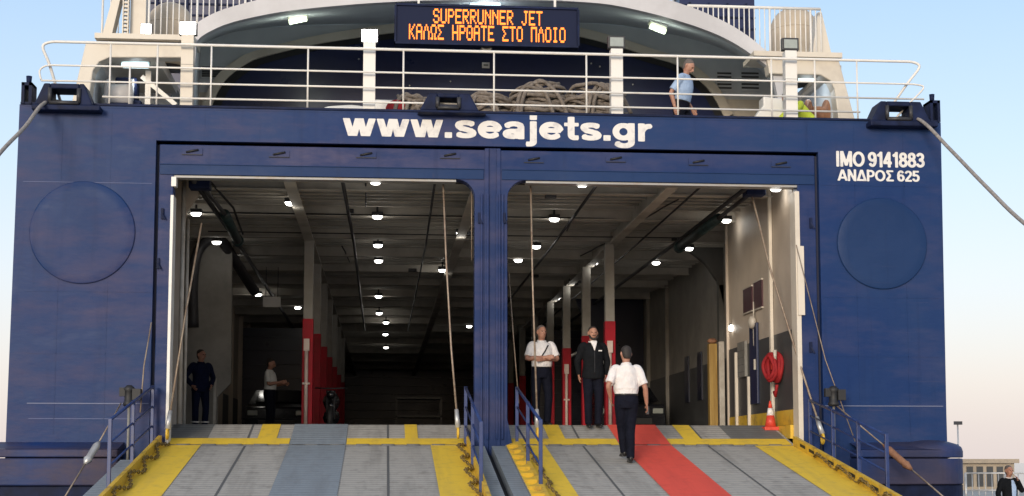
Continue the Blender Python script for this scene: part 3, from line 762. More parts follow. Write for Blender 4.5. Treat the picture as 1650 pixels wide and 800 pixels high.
m = MB(); m.box(p.x - .03, p.x + .18, p.y, p.y + .06, p.z + .06, p.z + .09); m.build('bracket', M['dark'], t)

# hydraulic rams under the ceiling by the corners of the opening
def ram(pts, lab):
    a, b, c = pts
    t = thing('hydraulic_ram', lab, 'hydraulic ram', a, 'hydraulic rams that lift the ramps')
    d = (c - a).normalized(); mid = b
    m = MB(); m.tube([mid, c], .095, 14); m.tube([c - d * .06, c + d * .12], .12, 14); m.build('cylinder', M['hydraulic'], t)
    m = MB(); m.tube([a, mid], .04, 10); m.build('rod', M['dark'], t)
    m = MB(); m.box(a.x - .18, a.x + .18, a.y - .12, a.y + .2, a.z - .10, a.z + .22); m.lathe([(.11, -.16), (.11, .16)], a, 'x', 14); m.build('bracket', M['dark_blue'], t, .02)
    m = MB(); m.tube([a + Vector((.12, 0, .1)), mid + Vector((.16, 0, .12)), c + Vector((.1, 0, .14))], .022, 6); m.build('hydraulic_hose', M['black'], t)
ram((at(322, 296, Y=.9), at(362, 345, Y=3.4), at(383, 388, Y=6.0)), 'dark green hydraulic ram hanging under the ceiling at left corner of the opening')
ram((at(1216, 307, Y=.9), at(1158, 352, Y=3.2), at(1096, 398, Y=6.0)), 'dark green hydraulic ram hanging under the ceiling at right corner of the opening')
p = at(438, 487, Y=13)
t = thing('hanging_sign', 'small pale rectangular sign hanging from the dim ceiling left of the columns', 'sign', (p.x, 13, p.z))
m = MB(); m.box(p.x - .22, p.x + .22, 12.97, 13.03, p.z - .13, p.z + .13); m.build('plate', M['white'], t)
m = MB(); m.tube([(p.x - .15, 13, p.z + .13), (p.x - .15, 13, CZ)], .01, 5); m.tube([(p.x + .15, 13, p.z + .13), (p.x + .15, 13, CZ)], .01, 5); m.build('hanger', M['dark'], t)

# ------------------------------------------------------------------ vehicles in the dark
def wheel(parent, c, rad=.31, w_=.2, axis='x'):
    m = MB(); m.lathe([(rad - .09, -w_ / 2), (rad - .02, -w_ / 2), (rad, -w_ / 2 + .03), (rad, w_ / 2 - .03), (rad - .02, w_ / 2), (rad - .09, w_ / 2)], c, axis, 24)
    o = m.build('wheel', M['black'], parent)
    m = MB(); m.lathe([(rad - .1, -w_ / 2 - .005), (rad - .1, w_ / 2 + .005)], c, axis, 20); m.build('rim', M['dark'], o)
def car(x, y, lab):
    t = thing('parked_car', lab, 'car', (x, y, FZ), 'cars parked inside the ferry')
    h = .86
    prof = [(-2.0, .25), (-2.05, .55), (-1.98, .86), (-1.5, .95), (-1.15, 1.0), (-.65, 1.38), (.4, 1.46), (1.3, 1.38), (1.85, 1.0), (2.02, .8), (2.02, .3)]
    prof = [(y + a, FZ + b) for a, b in prof]
    m = MB(); n = len(prof); L = []
    for sx_, ins in ((-h, 0), (h, 0)):
        L.append([Vector((x + sx_ * (.80 if q[1] > FZ + 1.1 else .97 if q[1] > FZ + .7 else 1), q[0], q[1])) for q in prof])
    m.ruled(L[0], L[1], smooth=False); m.add(L[0], [tuple(range(n))]); m.add(L[1], [tuple(range(n))]); m.add([L[0][0], L[1][0], L[1][-1], L[0][-1]], [(0, 1, 2, 3)])
    m.build('body', M['car_paint'], t, .05)
    m = MB(); m.add([(x - .66, y - 1.17, FZ + 1.03), (x + .66, y - 1.17, FZ + 1.03), (x + .6, y - .7, FZ + 1.38), (x - .6, y - .7, FZ + 1.38)], [(0, 1, 2, 3)]); m.build('windscreen', M['glass'], t)
    for sx_ in (-1, 1):
        m = MB(); m.box(x + sx_ * .52, x + sx_ * .8, y - 2.08, y - 2.0, FZ + .62, FZ + .76); m.build('headlight', M['lamp_off'], t, .02)
        for yy in (-1.3, 1.25): wheel(t, (x + sx_ * .78, y + yy, FZ + .31))
    m = MB(); m.box(x - .5, x + .5, y - 2.08, y - 2.04, FZ + .35, FZ + .5); m.build('grille', M['black'], t)
car(-4.75, 18.5, 'dark car parked far inside left of the red columns')
car(4.75, 16.0, 'dark car parked inside behind the red columns on the right')
# motorbike by the left red column
p = Vector((-3.0, 9.2, FZ))
t = thing('motorbike', 'dark motorbike parked beside the red columns on the left', 'motorbike', p)
wheel(t, p + Vector((0, -.62, .3)), .3, .12, 'x'); wheel(t, p + Vector((0, .68, .3)), .3, .14, 'x')
m = MB(); m.tube([p + Vector((0, -.3, .55)), p + Vector((0, 0, .72)), p + Vector((0, .3, .68)), p + Vector((0, .75, .74))], [.12, .2, .17, .1], 10); m.tube([p + Vector((0, -.1, .35)), p + Vector((0, .3, .38))], .19, 10); m.build('body', M['car_paint'], t)
m = MB(); m.tube([p + Vector((0, .05, .86)), p + Vector((0, .4, .84)), p + Vector((0, .75, .88))], [.1, .13, .09], 10); m.build('seat', M['leather'], t)
m = MB(); m.tube([p + Vector((-.08, -.62, .3)), p + Vector((-.08, -.38, .95))], .025, 6); m.tube([p + Vector((.08, -.62, .3)), p + Vector((.08, -.38, .95))], .025, 6); m.build('fork', M['dark'], t)
m = MB(); m.tube([p + Vector((-.36, -.2, 1.02)), p + Vector((-.12, -.36, 1.0)), p + Vector((.12, -.36, 1.0)), p + Vector((.36, -.2, 1.02))], .02, 6); m.build('handlebar', M['dark'], t)
m = MB(); ball(m, p + Vector((0, -.5, .85)), .1, .07, .1); m.build('headlight', M['glass'], t)
# luggage trolley frame far inside
p = Vector((ax(675, 640, 22), 22, FZ))
t = thing('luggage_cage', 'dark open metal cage standing far inside the left lane', 'cage', p)
for dx in (-.7, .7):
    for dy in (0, 1.0): m = MB(); m.beam(p + Vector((dx, dy, .1)), p + Vector((dx, dy, 1.35)), .06, .06); m.build('post', M['dark'], t)
for z in (.25, .75, 1.33):
    m = MB(); m.box(p.x - .73, p.x + .73, p.y - .03, p.y + 1.03, p.z + z, p.z + z + .06); m.build('shelf', M['int_grey'], t)
for dx in (-.6, .6):
    for dy in (.1, .9): wheel(t, p + Vector((dx, dy, .1)), .1, .05)

# ------------------------------------------------------------------ ramps
SL = .1724; FS = (FZ - ZW) / 1.5; YB = -10.6
def rz(Y): return ZW + (Y * SL if Y <= 0 else min(Y, 1.5) * FS)
def strip(m, x0, x1, ya, yb, lift=0.0, mi=0):
    """sheet on the ramp between X x0..x1 and Y ya..yb"""
    m.add([(x0, ya, rz(ya) + lift), (x1, ya, rz(ya) + lift), (x1, yb, rz(yb) + lift), (x0, yb, rz(yb) + lift)], [(0, 1, 2, 3)], mi)
def slab(m, x0, x1, ya, yb, th=.22, mi=0):
    z0, z1 = rz(ya), rz(yb)
    m.add([(x0, ya, z0), (x1, ya, z0), (x1, yb, z1), (x0, yb, z1), (x0, ya, z0 - th), (x1, ya, z0 - th), (x1, yb, z1 - th), (x0, yb, z1 - th)],
          [(0, 1, 2, 3), (7, 6, 5, 4), (0, 4, 5, 1), (1, 5, 6, 2), (2, 6, 7, 3), (3, 7, 4, 0)], mi)
def make_ramp(lab, x0, x1, yl, yr, lane, lane_m, lane_name, seams, stubs, darkflap):
    t = thing('stern_ramp', lab, 'ramp', ((x0 + x1) / 2, YB, 0), 'stern ramps of the ferry')
    m = MB(); slab(m, x0, x1, YB, -.02); slab(m, x0, x1, .02, 1.5)
    for s in seams: strip(m, s - .018, s + .018, YB + .02, -.03, .004, 1); strip(m, s - .018, s + .018, .03, 1.48, .004, 1)
    strip(m, x0, x1, -.55 * 0 - .06, -.02, .003, 1)
    m.build('ramp_plate', [M['ramp_grey'], M['seam']], t)
    m = MB(); strip(m, darkflap[0], darkflap[1], .46, 1.49, .006); m.build('flap_plate', M['ramp_dark'], t)
    m = MB(); strip(m, x0 + .005, yl, YB + .02, -.03, .009); m.build('edge_stripe', M['ramp_yellow'], t)
    m = MB(); strip(m, yr, x1 - .005, YB + .02, -.03, .009); m.build('edge_stripe', M['ramp_yellow'], t)
    m = MB(); strip(m, x0 + .05, lane[0] - .01, .03, .46, .009); strip(m, lane[1] + .01, x1 - .05, .03, .46, .009)
    for a, b in stubs: strip(m, a, b, .46, 1.49, .0095)
    m.build('hinge_stripe', M['ramp_yellow'], t)
    m = MB(); strip(m, lane[0], lane[1], YB + .02, -.03, .012); strip(m, lane[0], lane[1], .03, 1.495, .012); m.build(lane_name, lane_m, t)
    m = MB()
    x = x0 + .3
    while x < x1 - .2: m.tube([(x, 0, ZW - .02), (x + .22, 0, ZW - .02)], .045, 8); x += .42
    m.build('hinge', M['ramp_dark'], t)
    return t
rampL = make_ramp('grey left stern ramp with blue-grey lane and yellow edges', -5.50, -.36, -4.80, -1.02, (-3.36, -2.43), M['ramp_blue'], 'lane_stripe',
                  (-4.08, -1.73), ((-3.92, -3.60), (-1.44, -1.22)), (-5.45, -4.75))
rampR = make_ramp('grey right stern ramp with red walkway lane and yellow edges', .24, 5.20, .90, 4.48, (2.18, 3.05), M['ramp_red'], 'red_walkway',
                  (1.54, 3.68), ((1.02, 1.30), (3.36, 3.66)), (4.2, 5.15))
# yellow kerbs with lashing slots on the ramp edges
def kerb(parent, x, side, slots=True):
    m = MB(); h = .17
    for ya, yb in ((YB + .1, -.06),):
        m.add([(x - .03, ya, rz(ya)), (x + .03, ya, rz(ya)), (x + .03, yb, rz(yb)), (x - .03, yb, rz(yb)), (x - .03, ya, rz(ya) + h), (x + .03, ya, rz(ya) + h), (x + .03, yb, rz(yb) + h), (x - .03, yb, rz(yb) + h)],
              [(3, 2, 1, 0), (4, 5, 6, 7), (0, 1, 5, 4), (1, 2, 6, 5), (2, 3, 7, 6), (3, 0, 4, 7)])
        y = -.5
        while slots and y > YB + .6:
            s = -side
            m.add([(x + s * .034, y, rz(y) + .07), (x + s * .034, y - .3, rz(y - .3) + .07), (x + s * .034, y - .3, rz(y - .3) + .12), (x + s * .034, y, rz(y) + .12)], [(0, 1, 2, 3)], 1)
            y -= .52
    m.build('kerb', [M['yellow'], M['black']], parent)
kerb(rampL, -5.46, -1, False); kerb(rampR, 5.17, 1); kerb(rampL, -.40, 1, False)
m = MB()
y = -.15
m.add([(.40, YB + .1, rz(YB + .1) + .002), (.46, YB + .1, rz(YB + .1) + .002), (.46, -.06, rz(-.06) + .002), (.40, -.06, rz(-.06) + .002), (.40, YB + .1, rz(YB + .1) + .09), (.46, YB + .1, rz(YB + .1) + .09), (.46, -.06, rz(-.06) + .09), (.40, -.06, rz(-.06) + .09)],
      [(3, 2, 1, 0), (4, 5, 6, 7), (0, 1, 5, 4), (1, 2, 6, 5), (2, 3, 7, 6), (3, 0, 4, 7)])
while y > YB + .6:     # triangular gussets on the inner edge of the right ramp
    a, b, c = (.40, y, rz(y)), (.24, y - .04, rz(y)), (.40, y - .30, rz(y - .3))
    up = Vector((0, 0, .09)); a, b, c = Vector(a), Vector(b), Vector(c)
    m.add([a, b, c, a + up, b + up * .4, c + up], [(0, 1, 2), (3, 5, 4), (0, 3, 4, 1), (1, 4, 5, 2), (2, 5, 3, 0)])
    y -= .52
m.build('kerb', M['yellow'], rampR)
# middle flaps between ramps
t = thing('gap_plate', 'blue-grey cover plates with dark gap between the two ramps', 'cover plate', (-.06, YB, 0))
m = MB(); slab(m, -.35, -.12, YB, -.05, .35); m.build('plate', M['ramp_blue'], t)
m = MB(); slab(m, .0, .23, YB, -.05, .35); m.build('plate', M['ramp_blue'], t)
m = MB(); slab(m, -.12, .0, YB, -.05, .02); 
for v in m.v: v.z -= .16
m.build('gap_liner', M['black'], t)
# side slab left of left ramp, right of right ramp (pale walkway edge)
for x0, x1, lab in ((-5.98, -5.54, 'narrow blue-grey side plate along the left edge of left ramp'), (5.26, 5.6, 'narrow dark side plate along the right edge of right ramp')):
    m = MB(); slab(m, x0, x1, YB, -.7, .1); 
    for v in m.v: v.z -= .12
    tag(m.build('side_plate', M['ramp_blue'] if x0 < 0 else M['dark_blue']), lab, 'side plate')

# ramp rails
def ramp_rail(x, ya, yb, lab, h=1.0, posts=3):
    t = thing('ramp_railing', lab, 'railing', (x, ya, rz(ya)), 'blue railings beside the ramps')
    for k in range(posts):
        y = ya + (yb - ya) * k / (posts - 1)
        m = MB(); m.box(x - .027, x + .027, y - .024, y + .024, rz(y) - .1, rz(y) + h); m.build('post', M['rail_blue'], t, .006)
    for q in (1.0, .68, .36):
        m = MB(); m.tube([(x, ya, rz(ya) + h * q - .02), (x, yb, rz(yb) + h * q - .02)], .024 if q == 1 else .016, 8); m.build('rail', M['rail_blue'], t)
ramp_rail(-5.58, -3.9, -.15, 'blue railing on the outer side of the left ramp')
ramp_rail(-.44, -4.1, -.1, 'blue railing on the inner side of left ramp, left of centre post')
ramp_rail(.42, -3.9, -.1, 'blue railing on the inner side of right ramp, right of centre post')
ramp_rail(5.42, -4.0, -.15, 'blue railing low on the outer side of the right ramp', .82, 4)
# signal lamp posts outside the rails
for px, lab in ((208, 'dark signal lamp on short post at left of the left ramp'), (1343, 'dark signal lamp on short post at right of the right ramp')):
    X = ax(px, 640, -.5); t = thing('signal_lamp', lab, 'signal lamp', (X, -.5, 1.6), 'signal lamps either side of the ramps')
    zl = az(px, 655, -.5)
    m = MB(); m.tube([(X, -.5, 1.5), (X, -.5, zl)], .022, 8); m.build('post', M['panel'], t)
    m = MB(); m.lathe([(.08, 0), (.10, .04), (.075, .08), (.075, .24), (.10, .28), (.04, .34)], (X, -.5, zl), 'z', 14); m.box(X + .06, X + .19, -.58, -.42, zl + .1, zl + .28); m.box(X - .15, X - .06, -.55, -.45, zl + .16, zl + .3); m.build('lamp_housing', M['black'], t)
    m = MB(); m.box(X - .12, X + .12, -.62, -.0, 1.42, 1.5); m.build('foot_bracket', M['dark_blue'], t)

# chains along ramp edges
def chain(pts, lab, link=.10):
    t = None
    path = catmull(pts, 12); L = [0]
    for a, b in zip(path, path[1:]): L.append(L[-1] + (b - a).length)
    n = int(L[-1] / (link * .78)); m = MB(); j = 0
    for i in range(n):
        s = L[-1] * i / n
        while j < len(L) - 2 and L[j + 1] < s: j += 1
        f = (s - L[j]) / max(1e-6, L[j + 1] - L[j]); c = path[j].lerp(path[j + 1], f); d = (path[j + 1] - path[j]).normalized()
        u = d.cross(Vector((0, 0, 1))).normalized(); v = u.cross(d)
        s2 = u if i % 2 else v
        m.tube([c + d * link / 2 * math.cos(a) + s2 * .026 * math.sin(a) for a in [2 * math.pi * k / 10 for k in range(10)]], .009, 5, 0, True)
    tag(m.build('chain', M['chain']), lab, 'chain', 'chains hanging along the ramp edges')
def zz(x, ya, yb, n, amp, h):
    return [(x + amp * (-1) ** i, ya + (yb - ya) * i / n, rz(ya + (yb - ya) * i / n) + (h if i % 2 else .03)) for i in range(n + 1)]
chain(zz(-5.36, -.1, -5.6, 9, .05, .12), 'rusty chain lying along the outer yellow edge of the left ramp')
chain(zz(-.52, -.1, -5.6, 10, .07, .10), 'rusty chain lying along the inner yellow edge of the left ramp')
chain(zz(.56, -.3, -5.6, 10, .05, .10), 'rusty chain along the inner yellow edge of the right ramp')
chain(zz(5.10, -1.3, -5.6, 8, .05, .16), 'rusty chain along the outer yellow edge of the right ramp')

# ramp hoisting cables
def cable(pts, lab, r_=.018, ends=True, m_='cable'):
    t = thing('hoist_cable', lab, 'cable', pts[-1], 'steel cables hanging beside the doorways')
    m = MB(); m.tube(pts, r_, 6); m.build('wire', M[m_], t)
    if ends:
        q = Vector(pts[-1]); d = (Vector(pts[-2]) - q).normalized()
        m = MB(); m.tube([q, q + d * .32], [.05, .035], 8); m.build('socket', M['galv'], t)
        m = MB(); m.tube([q - d * .02 + Vector((.0, .07 * math.cos(a), .08 * math.sin(a) - .06)) for a in [2 * math.pi * k / 12 for k in range(12)]], .022, 6, 0, True); m.build('shackle', M['yellow'], t)
cable([at(325, 360, Y=.8), at(300, 500, Y=.5), at(270, 692, Y=-.15)], 'steel cable slanting down at the left jamb of left doorway')
cable([at(714, 292, Y=.4), at(719, 420, Y=.35), at(727, 560, Y=.25), at(738, 690, Y=.0)], 'bright steel cable hanging inside left doorway left of centre post')
cable([at(760, 292, Y=.45), at(760, 420, Y=.45)], 'short thin wire at upper inner corner of left doorway', .009, False)
cable([at(855, 292, Y=.4), at(858, 450, Y=.35), at(866, 690, Y=.0)], 'steel cable hanging inside right doorway right of centre post')
cable([at(820, 440, Y=.6), at(827, 540, Y=.5), at(836, 650, Y=.4)], 'thin dark wire hanging close to right side of centre post', .01, False)
cable([at(1212, 318, Y=.9), at(1240, 430, Y=.6), at(1285, 575, Y=.1), at(1325, 700, Y=-.45)], 'steel cable slanting down across the right jamb of right doorway')
cable([at(1283, 395, Y=-.05), at(1330, 580, Y=-.3), at(1378, 712, Y=-.7)], 'thin wire slanting down the hull right of right doorway', .009, False)
cable([at(244, 520, Y=-.06), at(232, 590, Y=-.2), at(226, 665, Y=-.4)], 'thin wire slanting down the hull left of left doorway', .012, False)
# spring lines with turnbuckles from the hull down to the ramp
def stay(p, a, b, q, lab):
    t = thing('ramp_stay', lab, 'stay', q, 'ramp stays with turnbuckles')
    m = MB(); m.tube([p, a], .012, 6); m.build('wire', M['cable'], t)
    m = MB(); m.tube([b, q], .014, 6); m.build('wire', M['cable'], t)
    m = MB(); d = Vector(b) - Vector(a); m.tube([a, Vector(a) + d * .12, Vector(a) + d * .2, Vector(a) + d * .75, Vector(a) + d * .8, b], [.02, .045, .06, .055, .07, .025], 10); m.build('turnbuckle', M['rust'] if p[0] > 0 else M['galv'], t)
stay(at(1343, 650, Y=-.5), at(1423, 717, Y=-1.2), at(1469, 757, Y=-1.6), at(1540, 818, Y=-2.3), 'wire stay with rusty turnbuckle right of the right ramp')
stay(at(195, 650, Y=-.5), at(160, 712, Y=-1.1), at(137, 748, Y=-1.4), at(98, 812, Y=-2.0), 'wire stay with grey turnbuckle left of the left ramp')

# ------------------------------------------------------------------ upper deck
UZ = 7.06
mb = MB(); mb.box(XL0 + .16, XR0 - .16, .13, 40, UZ - .08, UZ); mb.build('upper_deck', M['deck_up'], ferry)
# stern railing
rail = thing('stern_railing', 'long white railing of horizontal bars along the stern edge of upper deck', 'railing', (0, .05, ZTOP + .04))
RY = .06
zr = [az(796, 84, RY), az(796, 121, RY), az(796, 145.5, RY), az(796, 169, RY)]
RX0, RX1 = ax(78, 72, RY), ax(1474, 102, RY)
for i, z in enumerate(zr):
    m = MB()
    if i == 0: m.tube(catmull([at(98, 166, Y=RY + .3), at(80, 105, Y=RY + .06), (RX0 - .09, RY, z - .10), (RX0 + .02, RY, z - .012), (RX0 + .2, RY, z)], 4)[:-1] + catmull([(RX1 - .2, RY, z), (RX1 - .02, RY, z - .012), (RX1 + .08, RY, z - .1), at(1462, 135, Y=RY + .06), at(1432, 178, Y=RY + .3)], 4), .025, 8)
    elif i == 1: m.tube(catmull([(RX0 - .1, RY, z - .26), (RX0 - .13, RY, z - .10), (RX0 - .02, RY, z - .012), (RX0 + .2, RY, z)], 4)[:-1] + catmull([(RX1 - .2, RY, z), (RX1 + .05, RY, z - .012), (RX1 + .14, RY, z - .08), at(1462, 170, Y=RY), at(1440, 195, Y=RY)], 4), .017, 8)
    elif i == 2: m.tube([(RX0 - .1, RY, z), (RX1 + .15, RY, z)], .017, 8)
    else: m.tube([(ax(165, 152, RY), RY, z), (ax(1386, 178, RY), RY, z)], .017, 8)
    m.build('rail', M['white'], rail)
for px in (177, 209, 253, 340, 496, 650, 796, 945, 1092, 1243, 1313, 1381):
    x = ax(px, 130, RY); m = MB(); m.tube([(x, RY, ZTOP + .03), (x, RY, zr[1] if px in (209,) else zr[0])], .016, 8); m.build('stanchion', M['white'], rail)
# white posts with floodlights
def flood_post(px, ptop, lit, lab):
    x = ax(px, 130, .28); z1 = az(px, ptop, .28)
    t = thing('floodlight_post', lab, 'floodlight post', (x, .28, UZ), 'white floodlight posts along the stern railing')
    m = MB(); m.box(x - .105, x + .105, .18, .38, UZ, z1); m.box(x - .107, x + .107, .178, .382, z1 - .52, z1 - .51, 1); m.build('post', [M['cream' if lit and px < 500 else 'white'], M['seam']], t, .012)
    m = MB(); m.box(x - .15, x + .15, .20, .32, z1 + .01, z1 + .235); m.box(x - .02, x + .02, .26, .3, z1 - .03, z1 + .02)
    hsg = m.build('floodlight', M['dark'], t, .01)
    e_ = .13 if lit else .118; m = MB(); m.box(x - e_, x + e_, .188, .199, z1 + (.016 if lit else .042), z1 + (.225 if lit else .20)); m.build('lens', M['lamp_on'] if lit else M['lamp_off'], hsg)
flood_post(302, 59, True, 'leftmost white floodlight post on the stern rail with lit lamp')
flood_post(595, 71, True, 'white floodlight post with lit lamp, left of the orange lettered sign')
flood_post(993, 81, False, 'white floodlight post with unlit lamp, just right of the rope heaps')
flood_post(1273, 84, False, 'rightmost white floodlight post with unlit lamp beside crouching hi-vis worker')

# fairleads
def fairlead(x0, x1, zb, zt, hole, lab, y0=-.22, y1=.25, bp=.09):
    t = thing('fairlead', lab, 'fairlead', ((x0 + x1) / 2, 0, zb), 'dark fairleads on the stern edge')
    w_ = x1 - x0; i = .16 * w_
    h0, h1 = x0 + hole[0] * w_, x0 + hole[1] * w_; hz0, hz1 = zb + hole[2] * (zt - zb), zb + hole[3] * (zt - zb)
    m = MB()
    m.prism([(x0, zb), (x0 + i, zt), (h0, zt), (h0, zb)], y0, y1); m.prism([(h1, zb), (h1, zt), (x1 - i, zt), (x1, zb)], y0, y1)
    m.prism([(h0, hz1), (h0, zt), (h1, zt), (h1, hz1)], y0, y1); m.prism([(h0, zb), (h0, hz0), (h1, hz0), (h1, zb)], y0, y1)
    m.build('frame', M['dark_blue'], t, .03)
    m = MB(); m.box(x0 - .03, x1 + .12, y0 - .04, y1, zb - bp, zb - .001); m.build('base_plate', M['dark_blue'], t, .015)
    m = MB()
    for hx in (h0, h1): m.tube([(hx, y0 - .02, hz0), (hx, y0 - .02, hz1)], .035, 8)
    m.tube([(h0, y0 - .02, hz0), (h1, y0 - .02, hz0)], .035, 8)
    m.build('roller', M['dark'], t)
    return t
fairlead(ax(55, 168, -.2), ax(150, 168, -.2), az(100, 170, -.2), az(100, 135, -.2), (.27, .76, .1, .76), 'dark fairlead at left corner of the stern, rope passing through')
fairlead(ax(676, 178, -.2), ax(772, 178, -.2), az(722, 179, -.2), az(722, 151, -.2), (.30, .66, .15, .75), 'dark fairlead in the middle of the stern edge above the lettering', bp=.045)
fairlead(ax(1404, 194, -.2), ax(1499, 196, -.2), az(1450, 196, -.2), az(1450, 164, -.2), (.26, .66, .1, .76), 'dark fairlead at right corner of the stern, rope passing through')
for px0, px1, pt, lab in ((35, 52, 134, 'short dark blue post frame at far left corner of stern'), (1497, 1513, 163, 'short dark blue post frame at far right corner of stern')):
    x0, x1 = ax(px0, 160, 0), ax(px1, 160, 0); zt = az((px0 + px1) / 2, pt, 0)
    m = MB(); m.box(x0, x0 + .05, -.05, .3, ZTOP, zt); m.box(x1 - .05, x1, -.05, .3, ZTOP, zt); m.box(x0, x1, -.05, .3, zt - .05, zt + .001)
    m.tube([((x0 + x1) / 2, .1, zt), ((x0 + x1) / 2, .1, zt + .14)], [.04, .05], 8)
    tag(m.build('corner_bitt', M['dark_blue']), lab, 'bitt')

# mooring lines
for pts, lab in (([at(108, 166, Y=.6), at(72, 166, Y=-.25), at(40, 205, Y=-1.2), at(-12, 262, Y=-2.6), at(-120, 420, Y=-6)], 'thick mooring line running down left from the left fairlead'),
                 ([at(1448, 190, Y=.6), at(1483, 194, Y=-.3), at(1530, 240, Y=-1.2), at(1590, 302, Y=-2.6), at(1655, 364, Y=-4), at(1800, 470, Y=-7)], 'thick mooring line running down right from the right fairlead')):
    m = MB(); m.tube(catmull(pts, 6), .031, 8); tag(m.build('mooring_line', M['line']), lab, 'mooring line', 'mooring lines from the stern corners')

# canopy arch
AY, BY = 2.0, 6.2
outer_px = [(312, 175), (313, 120), (315, 90), (318, 66), (340, 50), (375, 36), (430, 23.5), (480, 16), (550, 9), (620, 4), (700, 1), (775, 0), (850, 0.5), (920, 2.5), (985, 8), (1050, 22), (1100, 36), (1130, 46), (1160, 58), (1190, 74), (1216, 92), (1240, 112), (1252, 150), (1256, 195)]
outer = catmull([at(a, b, Y=AY) for a, b in outer_px], 3)
cxm = ax(775, 40, AY)
# rim: a pale band standing on the arch's front edge
def offs(path, d, c):
    return [p + Vector(((p.x - c.x), 0, (p.z - c.z))).normalized() * d for p in path]
cen = Vector((cxm, AY, UZ - 1.5))
band = []
for i, p in enumerate(outer):
    f = i / (len(outer) - 1); wd = .22 + .16 * math.sin(math.pi * min(1, max(0, (f - .1) / .8)))
    band.append(p + Vector((p.x - cen.x, 0, (p.z - cen.z) * 1.6)).normalized() * wd)
mb = MB()
sh = Vector((0, .14, 0)); n = len(outer)
mb.ruled(outer, band); mb.ruled(band, [p + sh * 4 for p in band]); mb.ruled([p + sh for p in outer], outer)
mb.build('canopy_rim', M['rim'], ferry)
back_px = [(775 + (a - 775) * .985, b + (38 * math.cos(min(1, abs(a - 775) / 470) * 1.35)) if b < 120 else b) for a, b in outer_px]
back = catmull([at(a, b, Y=BY) for a, b in back_px], 3)
for i, p in enumerate(back):
    if i < 6 or i > len(back) - 7: p.z = max(p.z, UZ)
back[0].z = back[-1].z = UZ
mb = MB(); mb.ruled([p + sh for p in outer], back)
mb.build('canopy_soffit', M['soffit'], ferry)
# bulkhead at the back with an arched navy front
inner_px = [(338, 180), (350, 150), (368, 124), (400, 101), (430, 90), (500, 73), (560, 63), (640, 52), (720, 46), (790, 45), (860, 48), (930, 58), (1000, 76), (1050, 92), (1092, 105), (1122, 125), (1148, 152), (1168, 190)]
IY = 6.0
inner = catmull([at(a, b, Y=IY) for a, b in inner_px], 3)
cen2 = Vector((ax(770, 100, IY), IY, UZ - .6))
lip = [p + Vector((p.x - cen2.x, 0, p.z - cen2.z)).normalized() * .20 for p in inner]
mb = MB(); mb.prism([(p.x, p.z) for p in back], BY + .002, BY + .1)
mb.build('bulkhead', M['soffit'], ferry)
mb = MB(); mb.ruled(inner, lip); mb.ruled(lip, [p + Vector((0, .19, 0)) for p in lip]); mb.ruled([p + Vector((0, .12, 0)) for p in inner], inner)
mb.build('arch_lip', M['cream'], ferry)
inner2 = [cen2 + (p - cen2) * .972 for p in inner]; inner2 = [Vector((p.x, IY + .04, p.z)) for p in inner2]
mb = MB(); mb.ruled([p + Vector((0, .05, 0)) for p in inner], inner2); mb.build('arch_seal', M['black'], ferry)
mb = MB(); nn = len(inner); base = [Vector((p.x, IY + .06, UZ - .02)) for p in inner]
mb.ruled([p + Vector((0, .06, 0)) for p in inner], base, 0, False)
for px in (420, 560, 700, 860, 1000, 1110):
    x = ax(px, 120, IY); mb.box(x - .006, x + .006, IY + .052, IY + .059, UZ, UZ + 1.2, 1)
mb.build('arched_front', [M['navy'], M['dark_blue']], ferry)
# beige base strips and louvres on the bulkhead
mb = MB(); mb.box(ax(1150, 170, BY), ax(1262, 170, BY), BY - .05, BY - .001, UZ, az(1200, 162, BY)); mb.build('bulkhead_plinth', M['cream'], ferry); mb = MB(); mb.box(ax(305, 160, BY), ax(352, 160, BY), BY - .05, BY - .001, UZ, az(330, 150, BY))
mb.build('bulkhead_plinth', M['cream'], ferry)
for x0, x1, y0, y1 in ((326, 364, 108, 126), (1155, 1178, 116, 146), (1194, 1222, 116, 146)):
    m = MB(); a, b = at(x0, y0, Y=BY), at(x1, y1, Y=BY)
    m.box(a.x - .03, b.x + .03, BY - .03, BY - .001, b.z - .03, a.z + .03)
    k = 5
    for i in range(k): z = b.z + (a.z - b.z) * (i + .5) / k; m.box(a.x, b.x, BY - .05, BY - .031, z - .018, z + .018, 1)
    m.build('louvre', [M['soffit'], M['int_grey']], ferry)
# soffit lamps
def soffit_lamp(px, py, y, w_, tilt, mm, lab):
    p = at(px, py, Y=y); t = thing('tube_lamp', lab, 'lamp', p, 'tube lamps under the canopy')
    ca, sa = math.cos(tilt), math.sin(tilt)
    m = MB(); m.beam(p + Vector((-w_ * ca, 0, w_ * sa + .08)), p + Vector((w_ * ca, 0, -w_ * sa + .08)), .26, .05); m.build('tray', M['white'], t)
    ld = bpy.data.lights.new('tube', 'POINT'); ld.energy = 7; ld.shadow_soft_size = .1; ld.color = (.9, 1, .85) if mm is M['tube_green'] else (.85, .95, 1)
    lo = bpy.data.objects.new('tube', ld); col.objects.link(lo); lo.location = (0, 0, -.30); lo.parent = t
    if py > 90: ld.energy = 3
    m = MB(); m.beam(p + Vector((-w_ * .95 * ca, 0, w_ * .95 * sa)), p + Vector((w_ * .95 * ca, 0, -w_ * .95 * sa)), .17, .07); m.build('diffuser', mm, t, .02)
soffit_lamp(480, 33, 3.3, .19, -.22, M['tube_green'], 'greenish lit tube lamp under the canopy left of orange lettered sign')
soffit_lamp(1060, 47, 3.3, .18, .36, M['tube_green'], 'greenish lit tube lamp under the canopy right of orange lettered sign')
soffit_lamp(782, 8, 2.35, .30, 0, M['tube_cyan'], 'bluish lit tube lamp under the canopy just above orange lettered sign')

